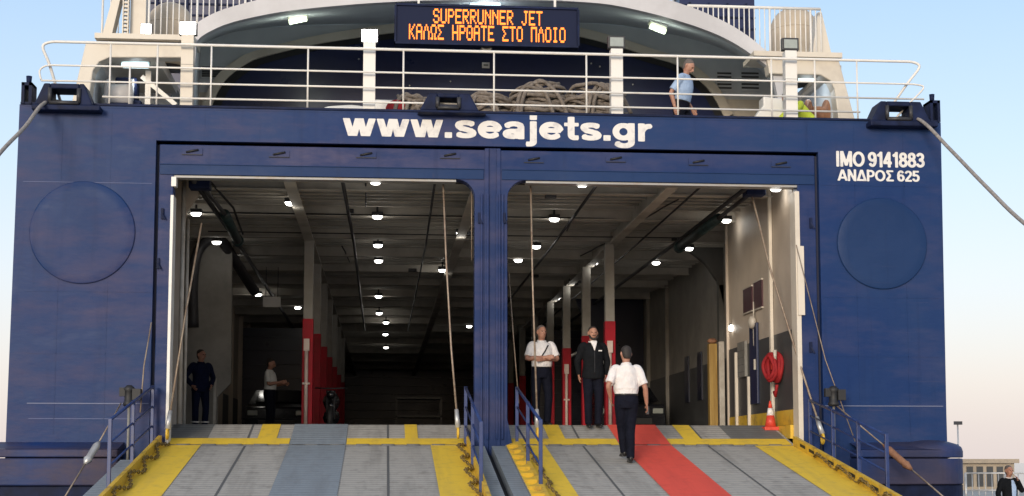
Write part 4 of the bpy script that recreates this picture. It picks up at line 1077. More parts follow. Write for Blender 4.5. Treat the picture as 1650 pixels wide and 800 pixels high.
# LED sign
GL5 = {'S': ".###.#...##.....###.....##...#.###.", 'U': "#...##...##...##...##...##...#.###.", 'P': "####.#...##...#####.#....#....#....", 'E': "######....#....####.#....#....#####",
       'R': "####.#...##...#####.#.#..#..#.#...#", 'N': "#...###..##.#.##..###...##...##...#", 'J': "..###...#....#....#....#.#..#..##..", 'T': "#####..#....#....#....#....#....#..",
       'Κ': "#...##..#.#.#..##...#.#..#..#.#...#", 'Α': ".###.#...##...#######...##...##...#", 'Λ': "..#...#.#..#.#.#...##...##...##...#", 'Ω': ".###.#...##...##...#.#.#..#.#.##.##",
       'Σ': "######.....#.....#...#...#....#####", 'Η': "#...##...##...#######...##...##...#", 'Ρ': "####.#...##...#####.#....#....#....", 'Θ': ".###.#...##...##.#.##...##...#.###.",
       'Τ': "#####..#....#....#....#....#....#..", 'Ε': "######....#....####.#....#....#####", 'Ο': ".###.#...##...##...##...##...#.###.", 'Π': "######...##...##...##...##...##...#", 'Ι': ".###...#....#....#....#....#...###."}
SY = 1.55
sx0, sx1, sz0, sz1 = ax(639, 40, SY), ax(930, 45, SY), az(785, 71, SY), az(785, 13, SY)
sign = thing('message_sign', 'dark electronic sign with orange lit lettering under the canopy', 'sign', ((sx0 + sx1) / 2, SY, sz0))
m = MB(); m.box(sx0, sx1, SY, SY + .22, sz0, sz1); m.build('board', M['led_board'], sign, .01)
m = MB()
for a in ((sx0 - .02, sx1 + .02, sz1 - .0, sz1 + .04), (sx0 - .02, sx1 + .02, sz0 - .04, sz0)): m.box(a[0], a[1], SY - .03, SY + .23, a[2], a[3])
for x in (sx0 - .04, sx1): m.box(x, x + .04, SY - .03, SY + .23, sz0, sz1)
m.build('frame', M['dark_blue'], sign)
m = MB()
for x in (sx0 + .4, sx1 - .4): m.box(x - .02, x + .02, SY + .08, SY + .12, sz1 + .03, sz1 + .5)
m.build('hanger', M['white'], sign)
W_ = sx1 - sx0
for txt, xa, xb, ya, yb in (('SUPERRUNNER JET', 698, 874, 16.5, 40), ('ΚΑΛΩΣ ΗΡΘΑΤΕ ΣΤΟ ΠΛΟΙΟ', 659, 911, 42, 66.5)):
    A, B = at(xa, ya, Y=SY - .006), at(xb, yb, Y=SY - .006)
    zt_, zb_ = az((xa + xb) / 2, ya, SY), az((xa + xb) / 2, yb, SY)
    ncol = len(txt) * 6 - 1; dx = (B.x - A.x) / ncol; dz = (zt_ - zb_) / 7
    m = MB()
    for i, ch in enumerate(txt):
        g = GL5.get(ch)
        if not g: continue
        for rr_ in range(7):
            for cc in range(5):
                if g[rr_ * 5 + cc] == '#':
                    x = A.x + (i * 6 + cc) * dx; z = zt_ - rr_ * dz
                    m.box(x + dx * .04, x + dx * 1.0, SY - .008, SY - .001, z - dz * .96, z - dz * .04)
    m.build('lettering', M['led_on'], sign)
p = at(784, 76, Y=1.7)
t = thing('loudspeaker', 'round pale loudspeaker hanging under the orange lettered sign', 'loudspeaker', p)
m = MB(); m.lathe([(.05, -.1), (.10, .02), (.105, .05), (.085, .05), (.03, .0)], p, 'y', 18); m.build('horn', M['panel'], t)
m = MB(); m.box(p.x - .11, p.x + .11, p.y + .03, p.y + .12, p.z - .09, p.z + .12); m.build('bracket', M['panel'], t)
p = at(783, 105, Y=IY)
m = MB(); m.box(p.x - .08, p.x + .08, IY + .02, IY + .05, p.z - .06, p.z + .06); m.box(p.x - .05, p.x + .05, IY + .012, IY + .021, p.z - .02, p.z + .02, 1)
tag(m.build('notice_plate', [M['letter'], M['panel']]), 'small white plate on the navy front below the loudspeaker', 'plate')
# small deck lamps seen on the navy front
for i, (px, py, lab) in enumerate(((578, 95, 'tiny white lamp high on the navy front left of centre'), (726, 131, 'tiny white lamp on the navy front right of the middle fairlead'), (953, 102, 'tiny white lamp on navy front, left one of close pair'), (967, 107, 'tiny white lamp on navy front, right one of close pair'), (660, 138, 'tiny white lamp low on the navy front left of the middle fairlead'), (1020, 136, 'tiny white lamp on navy front right of the unlit floodlight post'))):
    p = at(px, py, Y=IY); m = MB(); ball(m, (p.x, IY + .03, p.z), .019, .03, .019, 8, 5); tag(m.build('marker_lamp', M['letter']), lab, 'marker lamp', 'tiny lamps on the navy front')

# side houses of the upper deck
HY = 1.9
def house(side):
    m = MB()
    def P(px, py): q = at(px, py, Y=HY); return (q.x, q.z)
    if side < 0:
        poly = [P(138, 69), P(307, 69), P(307, 93), P(176, 93), P(160, 100), P(150, 114), P(140, 180), P(112, 180)]
        post = [P(288, 93.5), P(312, 93.5), P(312, 182), P(288, 182)]
        x0, x1 = ax(138, 80, HY), ax(312, 80, HY)
    else:
        poly = [P(1236, 96), P(1352, 97), P(1380, 200), P(1352, 200), P(1345, 144), P(1338, 130), P(1322, 121), P(1240, 119)]
        post = [P(1246, 119.5), P(1262, 119.5), P(1262, 200), P(1246, 200)]
        x0, x1 = ax(1245, 80, HY), ax(1352, 80, HY)
    z1 = max(q[1] for q in poly)
    m.prism(poly, HY, HY + .3); m.build('side_house_front', M['cream'], ferry, .02)
    xa_, xb_ = (x0, ax(296, 100, BY)) if side < 0 else (ax(1264, 100, BY), x1)
    m = MB(); m.box(xa_, xb_, HY + .302, 5.3, z1 - .12, z1 - .02); m.build('side_house_roof', M['cream'], ferry)
    m = MB(); m.box(xa_ + .1, xb_ - .1, 5.2, 5.3, UZ, z1 - .13); m.build('side_house_back', M['soffit'], ferry)
    xo = x0 if side < 0 else x1
    m = MB(); m.prism([(HY + .302, z1 - .2), (9, z1 - .2), (9, UZ), (HY + .9, UZ)], xo, xo + .08, 'x'); m.build('side_house_wall', M['soffit'], ferry)
    # upper deck edge above
    return z1
zl = house(-1); zrh = house(1)
mb = MB(); mb.box(ax(160, 64, 2.2), ax(318, 64, 2.2), 1.75, 2.6, zl + .005, zl + .10); mb.box(ax(160, 64, 2.2), ax(296, 64, BY), 2.602, 9, zl + .005, zl + .10); mb.build('upper_deck_edge', M['cream'], ferry)
mb = MB(); mb.box(ax(1205, 64, 2.2), ax(1345, 64, 2.2), 1.75, 2.6, zrh + .005, zrh + .10); mb.box(ax(1264, 64, BY), ax(1345, 64, 2.2), 2.602, 9, zrh + .005, zrh + .10); mb.build('upper_deck_edge', M['cream'], ferry)
p = at(222, 105, Y=4.2)
soffit_lamp(218, 106, 2.7, .26, 0, M['tube_cyan'], 'bluish lit tube lamp inside the left side house')
soffit_lamp(1300, 127, 2.8, .16, 0, M['tube_cyan'], 'bluish lit tube lamp inside the right side house')
# lit floodlight on the left house roof
x, z = ax(236, 50, 1.9), zl + .10
t = thing('floodlight', 'lit square floodlight on the left side house roof', 'floodlight', (x, 1.9, z))
m = MB(); m.box(x - .10, x + .10, 1.86, 1.96, z + .02, z + .22); m.box(x - .02, x + .02, 1.9, 1.94, z - .0, z + .03); m.build('housing', M['dark'], t, .01)
m = MB(); m.box(x - .085, x + .085, 1.845, 1.859, z + .036, z + .206); m.build('lens', M['lamp_on'], t)

# baluster railings above the side houses
def archz(x):
    for a, b in zip(band, band[1:]):
        if a.x <= x <= b.x and b.x > a.x and a.z > UZ + 1: return a.z + (b.z - a.z) * (x - a.x) / (b.x - a.x)
    return UZ
def bal_rail(xa, xb, y, z0, z1, lab, step=.095):
    t = thing('baluster_railing', lab, 'railing', ((xa + xb) / 2, y, z0), 'white baluster railings above the side houses')
    m = MB(); m.tube([(xa, y, z1), (xb, y, z1)], .03, 8); m.build('top_rail', M['white'], t)
    lo_ = [(xa + (xb - xa) * i / 40) for i in range(41)]; lo_ = [(x, y, max(z0 + .08, archz(x) + .06)) for x in lo_]
    m = MB(); m.tube(lo_, .022, 8); m.build('bottom_rail', M['white'], t)
    x = xa; k = 0
    while x <= xb + .01:
        m = MB(); m.tube([(x, y, max(z0, archz(x))), (x, y, max(z1, archz(x) + .1))], .022 if k % 8 == 0 else .012, 6); m.build('baluster', M['white'], t); x += step; k += 1
bal_rail(ax(240, 30, 2.4), ax(415, 30, 2.4), 2.4, zl + .1, zl + 1.15, 'white baluster railing in front of left tan dome', .11)
bal_rail(ax(1108, 30, 2.4), ax(1322, 30, 2.4), 2.4, zrh + .1, az(1280, 14, 2.4), 'white baluster railing in front of right tan dome', .10)
bal_rail(ax(165, 30, 3.2), ax(238, 30, 3.2), 3.2, zl + .1, zl + 1.2, 'short white baluster railing at far left of the upper superstructure', .15)
# slanted pillars and lattice
m = MB(); m.prism([(ax(160, 63, 2.6), zl + .1), (ax(186, -20, 2.6), az(186, -20, 2.6)), (ax(198, -20, 2.6), az(198, -20, 2.6)), (ax(176, 63, 2.6), zl + .1)], 2.6, 2.9)
m.box(ax(209, 30, 2.7), ax(234, 30, 2.7), 2.75, 3.05, zl + .1, zl + 1.6)
m.build('slanted_pillar', M['cream'], ferry)
m = MB()
xa, xb = ax(197, 30, 2.6), ax(207, 30, 2.6)
for i in range(18): z = zl + .1 + i * .075; m.box(xa, xb, 2.62, 2.7, z, z + .04)
m.box(xa, xa + .02, 2.6, 2.72, zl + .1, zl + 1.5); m.box(xb - .02, xb, 2.6, 2.72, zl + .1, zl + 1.5)
m.build('ladder', M['cream'], ferry)
m = MB(); m.prism([(ax(1324, 20, 2.6), az(1324, 20, 2.6)), (ax(1344, 94, 2.6), zrh + .08), (ax(1306, 92, 2.6), zrh + .08), (ax(1318, 20, 2.6), az(1318, 20, 2.6))], 2.6, 2.9); m.build('slanted_pillar', M['cream'], ferry)
# radomes
for px, pt, rad, zb, lab in ((275, 9, .45, zl + .1, 'tan radome behind the left baluster railing'), (1279, 17, .49, zrh + .1, 'tan radome behind the right baluster railing')):
    x = ax(px, 40, 4.2); zt = az(px, pt, 4.2)
    t = thing('radome', lab, 'radome', (x, 4.2, zb), 'tan radomes on the superstructure')
    m = MB(); prof = [(rad * .8, 0), (rad * .98, .22), (rad * 1.0, zt - zb - rad)] + [(rad * math.cos(R(a)), zt - zb - rad + rad * math.sin(R(a))) for a in (15, 30, 45, 60, 75, 88)]
    m.lathe(prof, (x, 4.2, zb + .05), 'z', 32); m.build('dome', M['radome'], t)
    m = MB(); m.lathe([(rad * .6, 0), (rad * .6, .06)], (x, 4.2, zb), 'z', 20); m.build('base', M['dark'], t)
    m = MB(); zz_ = zb + .05 + zt - zb - rad; m.lathe([(rad * 1.003, -.015), (rad * 1.012, 0), (rad * 1.003, .015)], (x, 4.2, zz_), 'z', 32); m.build('seam_ring', M['radome'], t)
# navy funnel blocks behind
for x0, x1, yy, zt, zb in ((ax(228, 30, 8), ax(420, 30, 8), 8, az(300, -30, 8), zl), (ax(1095, 30, 8), ax(1216, 30, 8), 8, az(1150, -8, 8), zrh)):
    m = MB(); m.box(x0, x1, yy, yy + 4, zb, zt)
    k = 6
    for i in range(1, 12):
        z = zb + (zt - zb) * i / 12; m.box(x0 - .01, x1 + .01, yy - .03, yy - .001, z - .02, z + .02, 1)
    m.box(x0 - .03, x1 + .03, yy - .08, yy + 4.05, zt, zt + .08, 2)
    for i in range(4): x = x0 + (x1 - x0) * (.12 + i * .25); m.box(x, x + .05, yy - .05, yy - .031, zb + .4, zt - .2, 1)
    m.build('funnel', [M['navy'], M['dark_blue'], M['white']], ferry)
# roof behind the canopy keeps the sky out between the arches
mb = MB(); mb.ruled([p + Vector((0, .5, .02)) for p in band], [Vector((p.x, BY + .3, p.z + .32)) for p in back]); mb.build('canopy_roof', M['rim'], ferry)

# rope heaps
random.seed(5)
def rope_heap(px, ptop, wpx, seed, lab, y=1.6, hang=True):
    rnd = random.Random(seed)
    c = at(px, ptop, Y=y); wd = wpx / 90 / 2; h = c.z - UZ
    t = thing('rope_heap', lab, 'rope', (c.x, y, UZ), 'heaps of mooring rope on the upper deck')
    # low bitt the rope is heaped round
    m = MB(); m.box(c.x - wd * .6, c.x + wd * .6, y - .1, y + .3, UZ, UZ + h * .62); m.build('bitt', M['dark'], t, .03)
    m = MB(); nlay = int(h / .07)
    for k in range(nlay):
        f = k / nlay
        for j in range(2):
            rr = wd * (1.08 - .40 * f ** 2.6) * (1 - .16 * j) * rnd.uniform(.86, 1.08)
            cx_, cy_ = c.x + rnd.uniform(-.07, .07), y + .1 + rnd.uniform(-.06, .06)
            tx = rnd.uniform(-.14, .14); ph = rnd.uniform(0, 6); p2 = rnd.uniform(0, 6)
            m.tube([(cx_ + rr * (1 + .06 * math.sin(2 * a + p2)) * math.cos(a), cy_ + (.34 + .12 * (1 - f)) * math.sin(a) * (1 - .1 * j) + .03 * math.sin(4 * a + p2), UZ + .04 + f * (h - .1) + tx * math.cos(a + ph) + .05 * math.sin(2 * a + ph) + .02 * math.sin(5 * a + p2)) for a in [2 * math.pi * i / 30 for i in range(30)]], rnd.uniform(.030, .042), 6, 0, True)
    for k in range(2):
        rr = wd * rnd.uniform(.3, .6); bx = c.x + rnd.uniform(-.5, .5) * wd
        m.tube(catmull([(bx - rr, y - .36, UZ + h * rnd.uniform(.45, .6)), (bx - rr * .8, y - .32, UZ + h * .8), (bx, y - .12, UZ + h * rnd.uniform(.96, 1.02)), (bx + rr * .8, y - .3, UZ + h * .82), (bx + rr * 1.3, y - .36, UZ + h * rnd.uniform(.5, .7))], 5), .038, 6)
    m.build('rope_coil', M['rope'], t)
rope_heap(866, 133, 112, 1, 'tallest heap of grey rope in the middle of the upper deck')
rope_heap(955, 138, 116, 2, 'broad heap of grey rope left of the unlit middle floodlight post')
rope_heap(786, 150, 104, 3, 'lower heap of grey rope just right of the middle fairlead')
rope_heap(672, 154, 74, 4, 'lowest heap of grey rope just left of the middle fairlead')
# windlass bits: white and red drum covers
p = at(628, 165, Y=1.7)
t = thing('winch', 'white and red mooring winch on upper deck left of rope heaps', 'winch', (p.x, 1.7, UZ))
m = MB(); m.box(p.x - .3, p.x + .28, 1.5, 2.0, UZ, UZ + 1.12); m.build('gearbox', M['white'], t, .05)
m = MB(); m.lathe([(.2, -.12), (.2, -.08), (.12, -.07), (.12, .07), (.2, .08), (.2, .12)], (p.x + .12, 1.40, UZ + .86), 'y', 20); m.build('drum', M['hose'], t)
p = at(565, 170, Y=1.7)
m = MB(); m.lathe([(.36, 0), (.36, .88), (.3, .98), (.05, 1.04)], (p.x, 1.7, UZ), 'z', 24, 0, 1.6, .8); tag(m.build('drum_cover', M['white']), 'low rounded white cover beside the winch on upper deck', 'cover')
p = at(1240, 160, Y=2.1)
t = thing('control_stand', 'white boxy winch control stand beside the rightmost floodlight post', 'control stand', (p.x, 2.1, UZ))
m = MB(); m.prism([(p.x - .3, UZ), (p.x - .3, UZ + .98), (p.x - .34, UZ + 1.02), (p.x - .16, UZ + 1.26), (p.x - .16, UZ + 1.44), (p.x + .22, UZ + 1.40), (p.x + .22, UZ)], 1.95, 2.3); m.build('cabinet', M['white'], t, .03)
m = MB(); m.box(p.x - .1, p.x + .2, 1.80, 1.949, UZ + .8, UZ + .95); m.build('ledge', M['yellow'], t, .02)
p = at(200, 155, Y=2.6)
t = thing('deck_winch', 'grey and white winch standing inside left side house', 'winch', (p.x, 2.9, UZ))
m = MB(); m.box(p.x - .35, p.x + .3, 2.7, 3.2, UZ, UZ + 1.3); m.box(p.x - .2, p.x + .2, 2.75, 3.1, UZ + 1.3, UZ + 1.75); m.build('frame', M['dark_blue'], t, .03)
m = MB(); m.lathe([(.3, -.25), (.3, -.2), (.2, -.19), (.2, .19), (.3, .2), (.3, .25)], (p.x - .1, 2.8, UZ + 1.42), 'x', 20); m.build('drum', M['rim'], t)
m = MB(); m.beam((p.x + .3, 2.7, UZ + 1.75), (p.x + .95, 2.6, UZ + 1.2), .05, .08); m.beam((p.x + .42, 2.7, UZ + 1.2), (p.x + .42, 2.7, UZ + 1.85), .1, .1); m.build('lever', M['white'], t)
p = at(258, 165, Y=1.2)
m = MB(); m.box(p.x - .4, p.x + .38, 1.1, 1.5, UZ, ZTOP + .12); m.box(p.x - .42, p.x + .40, 1.08, 1.52, ZTOP + .121, ZTOP + .15, 1)
tag(m.build('yellow_locker', [M['yellow'], M['white']]), 'low yellow deck locker at left behind the stern edge', 'locker')
p = at(1055, 184, Y=1.2)
m = MB(); m.lathe([(.3, 0), (.34, .5), (.3, .74), (.06, .82)], (p.x, 1.3, UZ), 'z', 20, 0, 1.2, .8); tag(m.build('covered_drum', M['cream']), 'cream rounded drum cover at the feet of blue-shirted man', 'cover')
p = at(1345, 165, Y=2.6)
t = thing('cable_drum', 'dark cable drum inside the right side house', 'drum', (p.x, 2.8, UZ))
m = MB(); m.lathe([(.3, -.2), (.3, -.16), (.17, -.15), (.17, .15), (.3, .16), (.3, .2)], (p.x - .3, 2.8, UZ + 1.3), 'x', 18); m.build('drum', M['rust'], t)
m = MB(); m.box(p.x - .45, p.x - .15, 2.7, 2.9, UZ, UZ + 1.25); m.build('stand', M['dark'], t)

# ------------------------------------------------------------------ people
def loft(mb, pts, rad, side=(1, 0, 0), n=14, sub=3):
    P = catmull(pts, sub); k = len(pts)
    Rr = catmull([Vector((a if isinstance(a, tuple) else (a, a)) + (0,)) for a in rad], sub)
    vs, fs = [], []; side = Vector(side)
    for i, p in enumerate(P):
        t = (P[min(i + 1, len(P) - 1)] - P[max(i - 1, 0)]).normalized()
        u = side - t * side.dot(t)
        if u.length < 1e-4: u = t.orthogonal()
        u.normalize(); v = t.cross(u)
        vs += [p + u * Rr[i].x * math.cos(2 * math.pi * j / n) + v * Rr[i].y * math.sin(2 * math.pi * j / n) for j in range(n)]
    m = len(P)
    for i in range(m - 1):
        for j in range(n): fs.append((i * n + j, i * n + (j + 1) % n, (i + 1) * n + (j + 1) % n, (i + 1) * n + j))
    fs.append(tuple(range(n - 1, -1, -1))); fs.append(tuple((m - 1) * n + j for j in range(n)))
    mb.add(vs, fs, 0, True)

def remesh(mb, name, m, parent, T, voxel=.011, smooth=3):
    me = bpy.data.meshes.new(name); me.from_pydata(mb.v, [], mb.f)
    bm = bmesh.new(); bm.from_mesh(me); bmesh.ops.recalc_face_normals(bm, faces=bm.faces); bm.to_mesh(me); bm.free()
    o = bpy.data.objects.new(name, me); col.objects.link(o)
    rm = o.modifiers.new('r', 'REMESH'); rm.mode = 'VOXEL'; rm.voxel_size = voxel; rm.use_smooth_shade = True
    if smooth: s = o.modifiers.new('s', 'SMOOTH'); s.factor = .5; s.iterations = smooth
    bpy.context.view_layer.update()
    m2 = bpy.data.meshes.new_from_object(o.evaluated_get(bpy.context.evaluated_depsgraph_get()))
    bpy.data.objects.remove(o); bpy.data.meshes.remove(me)
    m2.transform(T); m2.name = name
    m2.materials.clear(); m2.materials.append(m)
    for p in m2.polygons: p.use_smooth = True
    o = bpy.data.objects.new(name, m2); col.objects.link(o); o.parent = parent
    return o

def person(label, loc, rotz, height=1.75, arms=None, feet=None, lean=0.0, top='shirt', top_m=None, bot_m=None, skin=None, hair_m=None, sleeves='short', beard=False,
           head_turn=0.0, head_down=0.0, hold=None, vis=True, jacket_long=False, belly=0.0, hips_shift=(0, 0, 0), group=None):
    """local frame: facing -Y, +X is the person's left hand side seen from the front's right; built for 1.75 m then scaled"""
    t = thing('person', label, 'person', loc, group)
    S = height / 1.75
    T = Matrix.Rotation(rotz, 4, 'Z') @ Matrix.Scale(S, 4)
    skin = skin or M['skin']
    L = Matrix.Rotation(lean, 4, 'X')            # torso leaning forward about the hips
    hip = Vector((0, 0, .94)) + Vector(hips_shift)
    def U(x, y, z): return hip + (L @ Vector((x, y, z - .94)))
    feet = feet or {1: ((.10, .0, .06), (.115, -.03, .50)), -1: ((-.10, .0, .06), (-.115, -.03, .50))}
    arms = arms or {}
    sh = {s: U(s * .178, .01, 1.415) for s in (1, -1)}
    dflt = {s: (U(s * .235, .03, 1.14), U(s * .245, -.06, .89)) for s in (1, -1)}
    A = {s: arms.get(s, dflt[s]) for s in (1, -1)}
    A = {s: (Vector(A[s][0]), Vector(A[s][1])) for s in A}
    # ---- body: one continuous mesh
    mb = MB()
    loft(mb, [U(0, 0, .86), U(0, 0, 1.0), U(0, .0, 1.12), U(0, -.005, 1.28), U(0, 0, 1.40), U(0, .015, 1.46)], [(.14, .10), (.15, .105), (.135, .095), (.155, .11), (.15, .095), (.07, .065)])
    loft(mb, [U(0, .02, 1.43), U(0, .01, 1.50), U(0, -.005, 1.56)], [.062, .056, .058])
    for s in (1, -1):
        f, kn = Vector(feet[s][0]), Vector(feet[s][1]); h = hip + Vector((s * .09, 0, -.02))
        loft(mb, [h, h.lerp(kn, .4), kn, kn.lerp(f, .35), f], [.085, .075, .052, .052, .036])
        e, wv = A[s]
        loft(mb, [sh[s] + Vector((-s * .05, 0, -.0)), sh[s], sh[s].lerp(e, .45), e, e.lerp(wv, .35), wv], [.05, .056, .046, .038, .040, .026], (0, 1, 0))
        # hand
        d = (wv - e).normalized()
        sidev = d.cross(Vector((0, 1, 0)));
        if sidev.length < .3: sidev = Vector((1, 0, 0))
        palmn = Vector((s * -1.0, 0, 0)); palmn = (palmn - d * palmn.dot(d))
        if palmn.length < .2: palmn = Vector((0, 0, -1)) - d * Vector((0, 0, -1)).dot(d)
        palmn.normalize(); w3 = d.cross(palmn).normalized()      # across the knuckles
        loft(mb, [wv - d * .01, wv + d * .035, wv + d * .085], [(.026, .018), (.038, .016), (.040, .014)], w3)
        if w3.y > 0: w3 = -w3                                  # forefinger side forward
        for q, ln in ((-.030, .060), (-.010, .072), (.010, .078), (.030, .070)):
            b0 = wv + d * .08 - w3 * q * -1
            b0 = wv + d * .08 + w3 * q
            loft(mb, [b0, b0 + d * ln * .5 + palmn * .008, b0 + d * ln * .85 + palmn * .03], [.0095, .009, .0075], w3, 8)
        b0 = wv + d * .03 + w3 * .03
        loft(mb, [b0, b0 + d * .03 + w3 * .02 + palmn * .012, b0 + d * .06 + w3 * .022 + palmn * .025], [.012, .0105, .009], d.cross(w3), 8)
    # head
    hc = U(0, -.015, 1.635); HR = L @ (Matrix.Rotation(head_turn, 4, 'Z') @ Matrix.Rotation(head_down, 4, 'X'))
    if lean > .3: HR = Matrix.Rotation(lean * .8, 4, 'X') @ Matrix.Rotation(head_turn, 4, 'Z')
    def Hd(x, y, z): return hc + HR @ Vector((x, y, z))
    loft(mb, [Hd(0, .01, .112), Hd(0, .01, .095), Hd(0, .008, .05), Hd(0, 0, 0), Hd(0, -.012, -.05), Hd(0, -.028, -.09), Hd(0, -.04, -.112)],
         [(.02, .03), (.052, .066), (.074, .094), (.077, .096), (.067, .084), (.052, .058), (.026, .030)], HR @ Vector((1, 0, 0)), 18)
    loft(mb, [Hd(0, -.088, .02), Hd(0, -.108, -.012), Hd(0, -.118, -.03), Hd(0, -.095, -.036)], [.010, .013, .016, .010], HR @ Vector((1, 0, 0)), 8)
    loft(mb, [Hd(-.045, -.078, .03), Hd(0, -.094, .036), Hd(.045, -.078, .03)], [.010, .012, .010], (0, 0, 1), 8)
    loft(mb, [Hd(-.024, -.088, -.062), Hd(0, -.098, -.062), Hd(.024, -.088, -.062)], [.006, .009, .006], (0, 0, 1), 8)
    for s in (1, -1):
        loft(mb, [Hd(s * .078, .012, .03), Hd(s * .086, .016, .0), Hd(s * .076, .008, -.032)], [(.010, .018), (.012, .02), (.008, .012)], HR @ Vector((1, 0, 0)), 8)
    remesh(mb, 'body', skin, t, T, .008, 2)
    for s in (1, -1):
        m = MB(); ball(m, Hd(s * .032, -.086, .012), .015, .010, .009, 8, 6); o = remesh(m, 'eye', M['eye'], t, T, .003, 0)
        o.name = 'eye'
    # hair
    mb = MB()
    loft(mb, [Hd(0, .012, .128), Hd(0, .014, .105), Hd(0, .02, .07), Hd(0, .034, .03), Hd(0, .040, -.02), Hd(0, .040, -.06), Hd(0, .036, -.085)], [(.03, .04), (.058, .072), (.078, .092), (.080, .080), (.075, .066), (.062, .050), (.045, .035)], HR @ Vector((1, 0, 0)), 16)
    remesh(mb, 'hair', hair_m or M['hair'], t, T, .012, 2)
    if beard:
        mb = MB(); loft(mb, [Hd(-.070, -.03, -.03), Hd(-.058, -.07, -.075), Hd(0, -.083, -.108), Hd(.058, -.07, -.075), Hd(.070, -.03, -.03)], [(.012, .02), (.016, .025), (.022, .03), (.016, .025), (.012, .02)], (0, 0, 1), 8)
        loft(mb, [Hd(-.03, -.092, -.048), Hd(0, -.104, -.044), Hd(.03, -.092, -.048)], [.007, .009, .007], (0, 0, 1), 8)
        remesh(mb, 'beard', hair_m or M['hair'], t, T, .007, 1)
    # top
    mb = MB(); b = belly
    low = .86 if jacket_long else 1.0
    loft(mb, [U(0, 0, low), U(0, -.005, low + .05), U(0, -.012 - b * .4, 1.11), U(0, -.012, 1.27), U(0, 0, 1.385), U(0, .010, 1.435), U(0, .012, 1.465), U(0, .012, 1.49)],
         [(.200, .150), (.200, .150)] + [(.178 + b * .5, .132 + b), (.192, .142), (.182, .122), (.150, .098), (.098, .082), (.072, .068)] if jacket_long else
         [(.165, .125), (.180, .140), (.180 + b * .5, .136 + b), (.192, .142), (.182, .122), (.150, .098), (.098, .082), (.072, .068)], n=20)
    for s in (1, -1):
        e, wv = A[s]; sp = sh[s]
        if sleeves == 'short': loft(mb, [sp + L @ Vector((-s * .06, 0, .012)), sp + L @ Vector((-s * .008, 0, .004)), sp.lerp(e, .22) + L @ Vector((s * .006, 0, 0)), sp.lerp(e, .5), sp.lerp(e, .84)], [.052, .064, .067, .066, .070], (0, 1, 0))
        else: loft(mb, [sp + L @ Vector((-s * .06, 0, .012)), sp + L @ Vector((-s * .008, 0, .004)), sp.lerp(e, .22) + L @ Vector((s * .006, 0, 0)), sp.lerp(e, .55), e, e.lerp(wv, .5), e.lerp(wv, .98)], [.054, .067, .069, .063, .060, .054, .045], (0, 1, 0))
    tm = top_m or M['shirt']
    remesh(mb, {'shirt': 'shirt', 'jacket': 'jacket', 'overall': 'overall', 'vest': 'hivis_jacket'}[top], tm, t, T, .011, 3)
    # collar
    m = MB(); m.tube([U(.068 * math.cos(a), .008 + .066 * math.sin(a), 1.487 + (.012 * math.sin(a))) for a in [2 * math.pi * i / 20 for i in range(20)]], .016, 6, 0, True)
    remesh(m, 'collar', M['shirt'] if top == 'jacket' else tm, t, T, .009, 1)
    # trousers
    mb = MB()
    loft(mb, [hip + Vector((0, 0, -.12)), hip + Vector((0, .006, -.02)), U(0, 0, 1.0), U(0, 0, 1.035)], [(.15, .125), (.184, .145), (.178, .138), (.172, .134)], n=20)
    for s in (1, -1):
        f, kn = Vector(feet[s][0]), Vector(feet[s][1]); h = hip + Vector((s * .088, .004, -.03))
        loft(mb, [h, h.lerp(kn, .4), kn, kn.lerp(f, .5), f + Vector((0, 0, .0))], [(.10, .115), (.093, .10), (.073, .078), (.068, .075), (.062, .072)])
    remesh(mb, 'trousers', bot_m or M['trouser'], t, T, .011, 3)
    m = MB(); m.tube([U(.168 * math.cos(a), .128 * math.sin(a), 1.022) for a in [2 * math.pi * i / 24 for i in range(24)]], .018, 6, 0, True)
    if not jacket_long: remesh(m, 'belt', M['leather'], t, T, .01, 1)
    for s in (1, -1):
        f = Vector(feet[s][0]); kn = Vector(feet[s][1]); pitch = feet[s][2] if len(feet[s]) > 2 else 0.0
        RM = Matrix.Rotation(pitch, 4, 'X')
        def Ft(x, y, z): return f + RM @ Vector((x, y, z))
        m = MB(); loft(m, [Ft(0, .075, -.02), Ft(0, .045, -.015), Ft(0, -.03, -.015), Ft(s * .01, -.11, -.03), Ft(s * .012, -.185, -.038), Ft(s * .01, -.21, -.042)], [(.022, .03), (.038, .045), (.042, .042), (.048, .032), (.042, .024), (.02, .012)])
        remesh(m, 'shoe', M['leather'], t, T, .009, 2)
    return t, T, dict(U=U, A=A, S=S)

def local_mesh(mb, name, m, t, T):
    """a thing held by or worn with a person, in the person's local frame, as a child part"""
    me = bpy.data.meshes.new(name); me.from_pydata(mb.v, [], mb.f); me.transform(T); me.materials.append(m)
    bm = bmesh.new(); bm.from_mesh(me); bmesh.ops.recalc_face_normals(bm, faces=bm.faces); bm.to_mesh(me); bm.free()
    o = bpy.data.objects.new(name, me); col.objects.link(o); o.parent = t; return o

# 1 man walking up the right ramp, seen from behind
YW = -1.66; XW = ax(1010, 745, YW)
wl = (XW, YW, rz(YW))
t1, T1, I1 = person('man in white short-sleeved shirt walking up the right ramp, seen from behind', wl, R(180), 1.83,
    arms={1: ((.285, .09, 1.16), (.235, -.03, .97)), -1: ((-.28, .05, 1.13), (-.315, -.03, .89))},
    feet={1: ((.015, -.13, .15), (.055, -.12, .53), R(0)), -1: ((-.04, .10, .068), (-.06, -.01, .50), R(4))}, belly=.03, head_turn=R(14), head_down=R(16))
# phone in his right hand (right side of the picture)
wv = I1['A'][-1][1]; m = MB(); c = Vector(wv) + Vector((-.02, -.045, -.10)); m.box(c.x - .02, c.x + .02, c.y - .035, c.y + .035, c.z - .06, c.z + .06)
q = T1 @ c
mm = MB(); mm.box(-.022, .022, -.04, .04, -.065, .065)
for v in mm.v: v += Vector(wl) + q
ph = mm.build('handheld_radio', M['dark'], None, .008)
tag(ph, 'small dark radio held in the walking man hand', 'radio')
